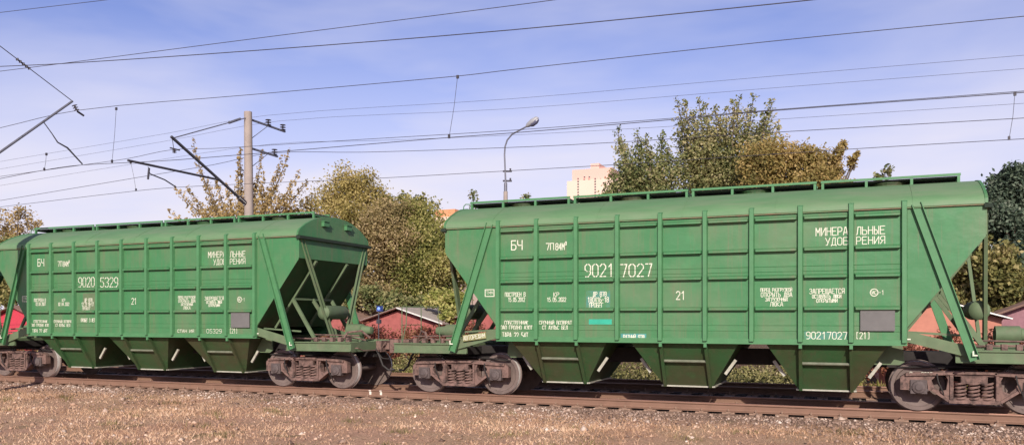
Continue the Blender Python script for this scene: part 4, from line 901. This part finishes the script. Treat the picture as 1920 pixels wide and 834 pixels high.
strand_tree('green_tree', 'green tree with upright tips at the left of the big clump above the right wagon', gbase(1215, 28),
     [(1158,245,-.4),(1165,265,-.3),(1147,325,-.6),(1135,352,-.6),(1172,290,-.3),(1195,250,-.2),(1200,275,-.2),(1213,262,0),(1220,285,0),(1243,250,.2),(1255,280,.2),(1236,300,.1),(1180,320,-.3),(1268,310,.3),(1125,375,-.5),(1190,335,-.2),(1230,330,.1)], 28, (1215,470), greenl, 30000, .088, .2, GT, w0=44, w1=5, start=.18,
     extra=cl([(1175,345,28,24),(1230,340,32,28),(1200,385,60,26),(1265,350,28,36),(1280,310,20,30),(1145,365,20,12),(1160,330,14,20),(1200,310,22,26),(1240,300,18,26),(1210,460,60,60)], 28, 1.1))
strand_tree('tall_tree', 'tallest tree with thin leafy top, in the middle above the right wagon', gbase(1350, 29.5),
     [(1270,192,-.3),(1284,198,-.2),(1310,190,0),(1322,200,0),(1342,203,0),(1378,192,.2),(1386,190,.2),(1412,188,.4),(1447,192,.7),(1440,205,.6),(1430,225,.5),(1460,235,.7),(1465,262,.7),(1300,215,-.1),(1362,210,.1),(1400,215,.3),(1275,235,-.3),(1350,225,0),(1290,250,-.2),(1420,245,.4),(1330,240,0),(1375,235,.1)], 29.5, (1350,480), greyol, 52000, .09, .25, GT, w0=62, w1=5, start=.14,
     extra=cl([(1300,255,26,24),(1335,250,26,24),(1375,255,26,24),(1415,265,26,24),(1310,290,40,34),(1360,300,40,36),(1420,300,40,34),(1290,330,34,30),(1345,345,50,34),(1400,345,50,34),(1360,410,80,40),(1350,480,80,60)], 29.5, 1.2))
tree('orange_tree', 'orange-brown rounded tree at the right of the big clump', gbase(1500, 26.5),
     cl([(1420,300,30,26),(1430,340,40,30),(1455,300,34,30),(1500,288,36,22),(1535,308,28,26),(1475,340,42,32),(1530,345,42,30),(1558,330,18,26),(1572,290,9,20),(1582,272,6,8),(1598,305,7,14),(1605,292,5,6),(1585,348,16,10),(1510,390,70,40),(1500,460,70,60)], 26.5, 1.0), orange, 34000, 0.085, .2, GT, twig=1, jitter=0.42)
tree('sapling', 'tiny leafy tip just above the right wagon\'s roof, right of the orange tree', gbase(1655, 20), cl([(1665,318,10,8),(1650,332,12,10),(1655,370,20,24)], 20, .3), greenl, 500, .09, .05, GT, twig=3)
tree('sapling', 'tiny twig tip above the right wagon\'s roof, left of the lamp', gbase(885, 20), cl([(887,368,9,9),(888,400,10,16)], 20, .2), greenl, 200, .08, .04, GT, twig=3)
tree('sapling', 'tiny twig tip above the right wagon\'s roof, right of the lamp', gbase(985, 20), cl([(986,368,8,6),(985,400,10,16)], 20, .2), greenl, 180, .08, .04, GT, twig=3)
tree('acacia_tree', 'dark grey-green feathery tree at the right edge', gbase(1915, 23),
     cl([(1895,330,26,18),(1870,360,28,24),(1915,355,30,30),(1945,330,30,30),(1865,400,26,26),(1905,420,34,30),(1870,445,24,20),(1940,450,36,50),(1900,480,36,30)], 23, .9), darkl, 26000, 0.09, .2, GT, twig=1, jitter=0.38)
tree('hazel_bush', 'olive bush beneath the dark feathery tree, behind the right wagon\'s end', gbase(1840, 22),
     cl([(1770,500,30,30),(1815,470,34,40),(1860,500,40,40),(1800,540,50,30),(1890,535,40,30),(1745,540,36,26),(1920,520,30,40),(1800,575,50,20),(1880,572,50,22),(1950,560,40,30),(1720,570,36,20)], 22, .9), olive, 30000, .11, .1, 'bushes behind the railway', 'bush')
tree('hazel_bush', 'tall brownish thicket between the garages and the tree at the right edge', gbase(1900, 27), cl([(1760,540,50,40),(1840,545,50,44),(1920,540,50,44),(2000,530,50,60)], 27, .8), brownl, 14000, .11, .1, 'bushes behind the railway', 'bush')
tree('thin_tree', 'thin-leaved tree above the end of the left wagon at the left edge', gbase(20, 28),
     cl([(35,400,18,14),(28,425,30,20),(60,418,10,10),(10,445,30,20),(20,490,40,40),(-30,450,40,50)], 28, .8), sparse, 5200, .12, .12, GT, twig=3)
tree('leafy_bush', 'dark olive bush low at the left edge, behind the wagon coupling', gbase(10, 24), cl([(8,500,24,30),(30,530,22,28),(-30,520,40,40),(20,556,34,18),(50,540,20,30),(10,465,26,22)], 24, .6), olive, 14000, .115, .08, 'bushes behind the railway', 'bush')
def cover(n, xr, yr, hmax, m, size):
    x = RNG.uniform(*xr, n); y = RNG.uniform(*yr, n); h = hmax*np.clip(.55+.6*patch(x, y, 1.1, 1.0), .12, 1)*RNG.random(n)**.6
    P = np.stack([x, y, gz(x, y)+h], -1); nrm = RNG.normal(0, 1, (n,3))+np.array([.25,-.6,.7]); nrm /= np.linalg.norm(nrm, axis=1)[:,None]
    t = np.cross(nrm, RNG.normal(0, 1, (n,3))); t /= np.linalg.norm(t, axis=1)[:,None]; b = np.cross(nrm, t); s_ = size*RNG.uniform(.6, 1.5, n)[:,None]
    V = np.stack([P-t*s_, P+b*s_*.5, P+t*s_, P-b*s_*.5], 1).reshape(-1, 3)
    o = mesh_np('ground_cover', V, np.arange(4*n).reshape(-1, 4), 4, m); tag(o, kind='stuff')
cover(60000, (-38, 0.6), (8.5, 18.5), .85, leafmat('mixed_undergrowth_leaves', [(.02,.025,.008),(.10,.10,.03),(.30,.27,.10),(.50,.42,.22)]), .055)
cover(9000, (0.4, 9), (7.2, 15), .16, leafmat('brown_fallen_leaves', [(.06,.035,.02),(.20,.11,.06),(.36,.21,.12),(.50,.34,.22)]), .06)
tree('creeper_hedge', 'dark red creeper hedge in front of the red garages', (-21, 18.5, float(gz(-21,18.5))), [(Vector((-26.5+i*.95, 18.5+random.uniform(-.2,.2), .35)), (.75,.35,random.uniform(.9,1.25))) for i in range(14)], wine, 24000, .07, .03, None, 'hedge', limbs=False, jitter=.5)
tree('creeper_hedge', 'low straggling creeper in front of the salmon garage', (3.5, 15.6, float(gz(3.5,15.6))), [(Vector((.2+i*.8, 15.6, random.uniform(.3,.5))), (.6,.3,random.uniform(.65,.95))) for i in range(12)], wine, 14000, .07, .03, None, 'hedge', limbs=False, jitter=.5)
tree('creeper_hedge', 'creeper hedge beside the crimson shed at the left edge', (-47, 18, float(gz(-47,18))), [(Vector((-51+i*1.0, 18, .1)), (.7,.3,random.uniform(.6,.9))) for i in range(9)], wine, 5000, .085, .03, None, 'hedge', limbs=False, jitter=.5)
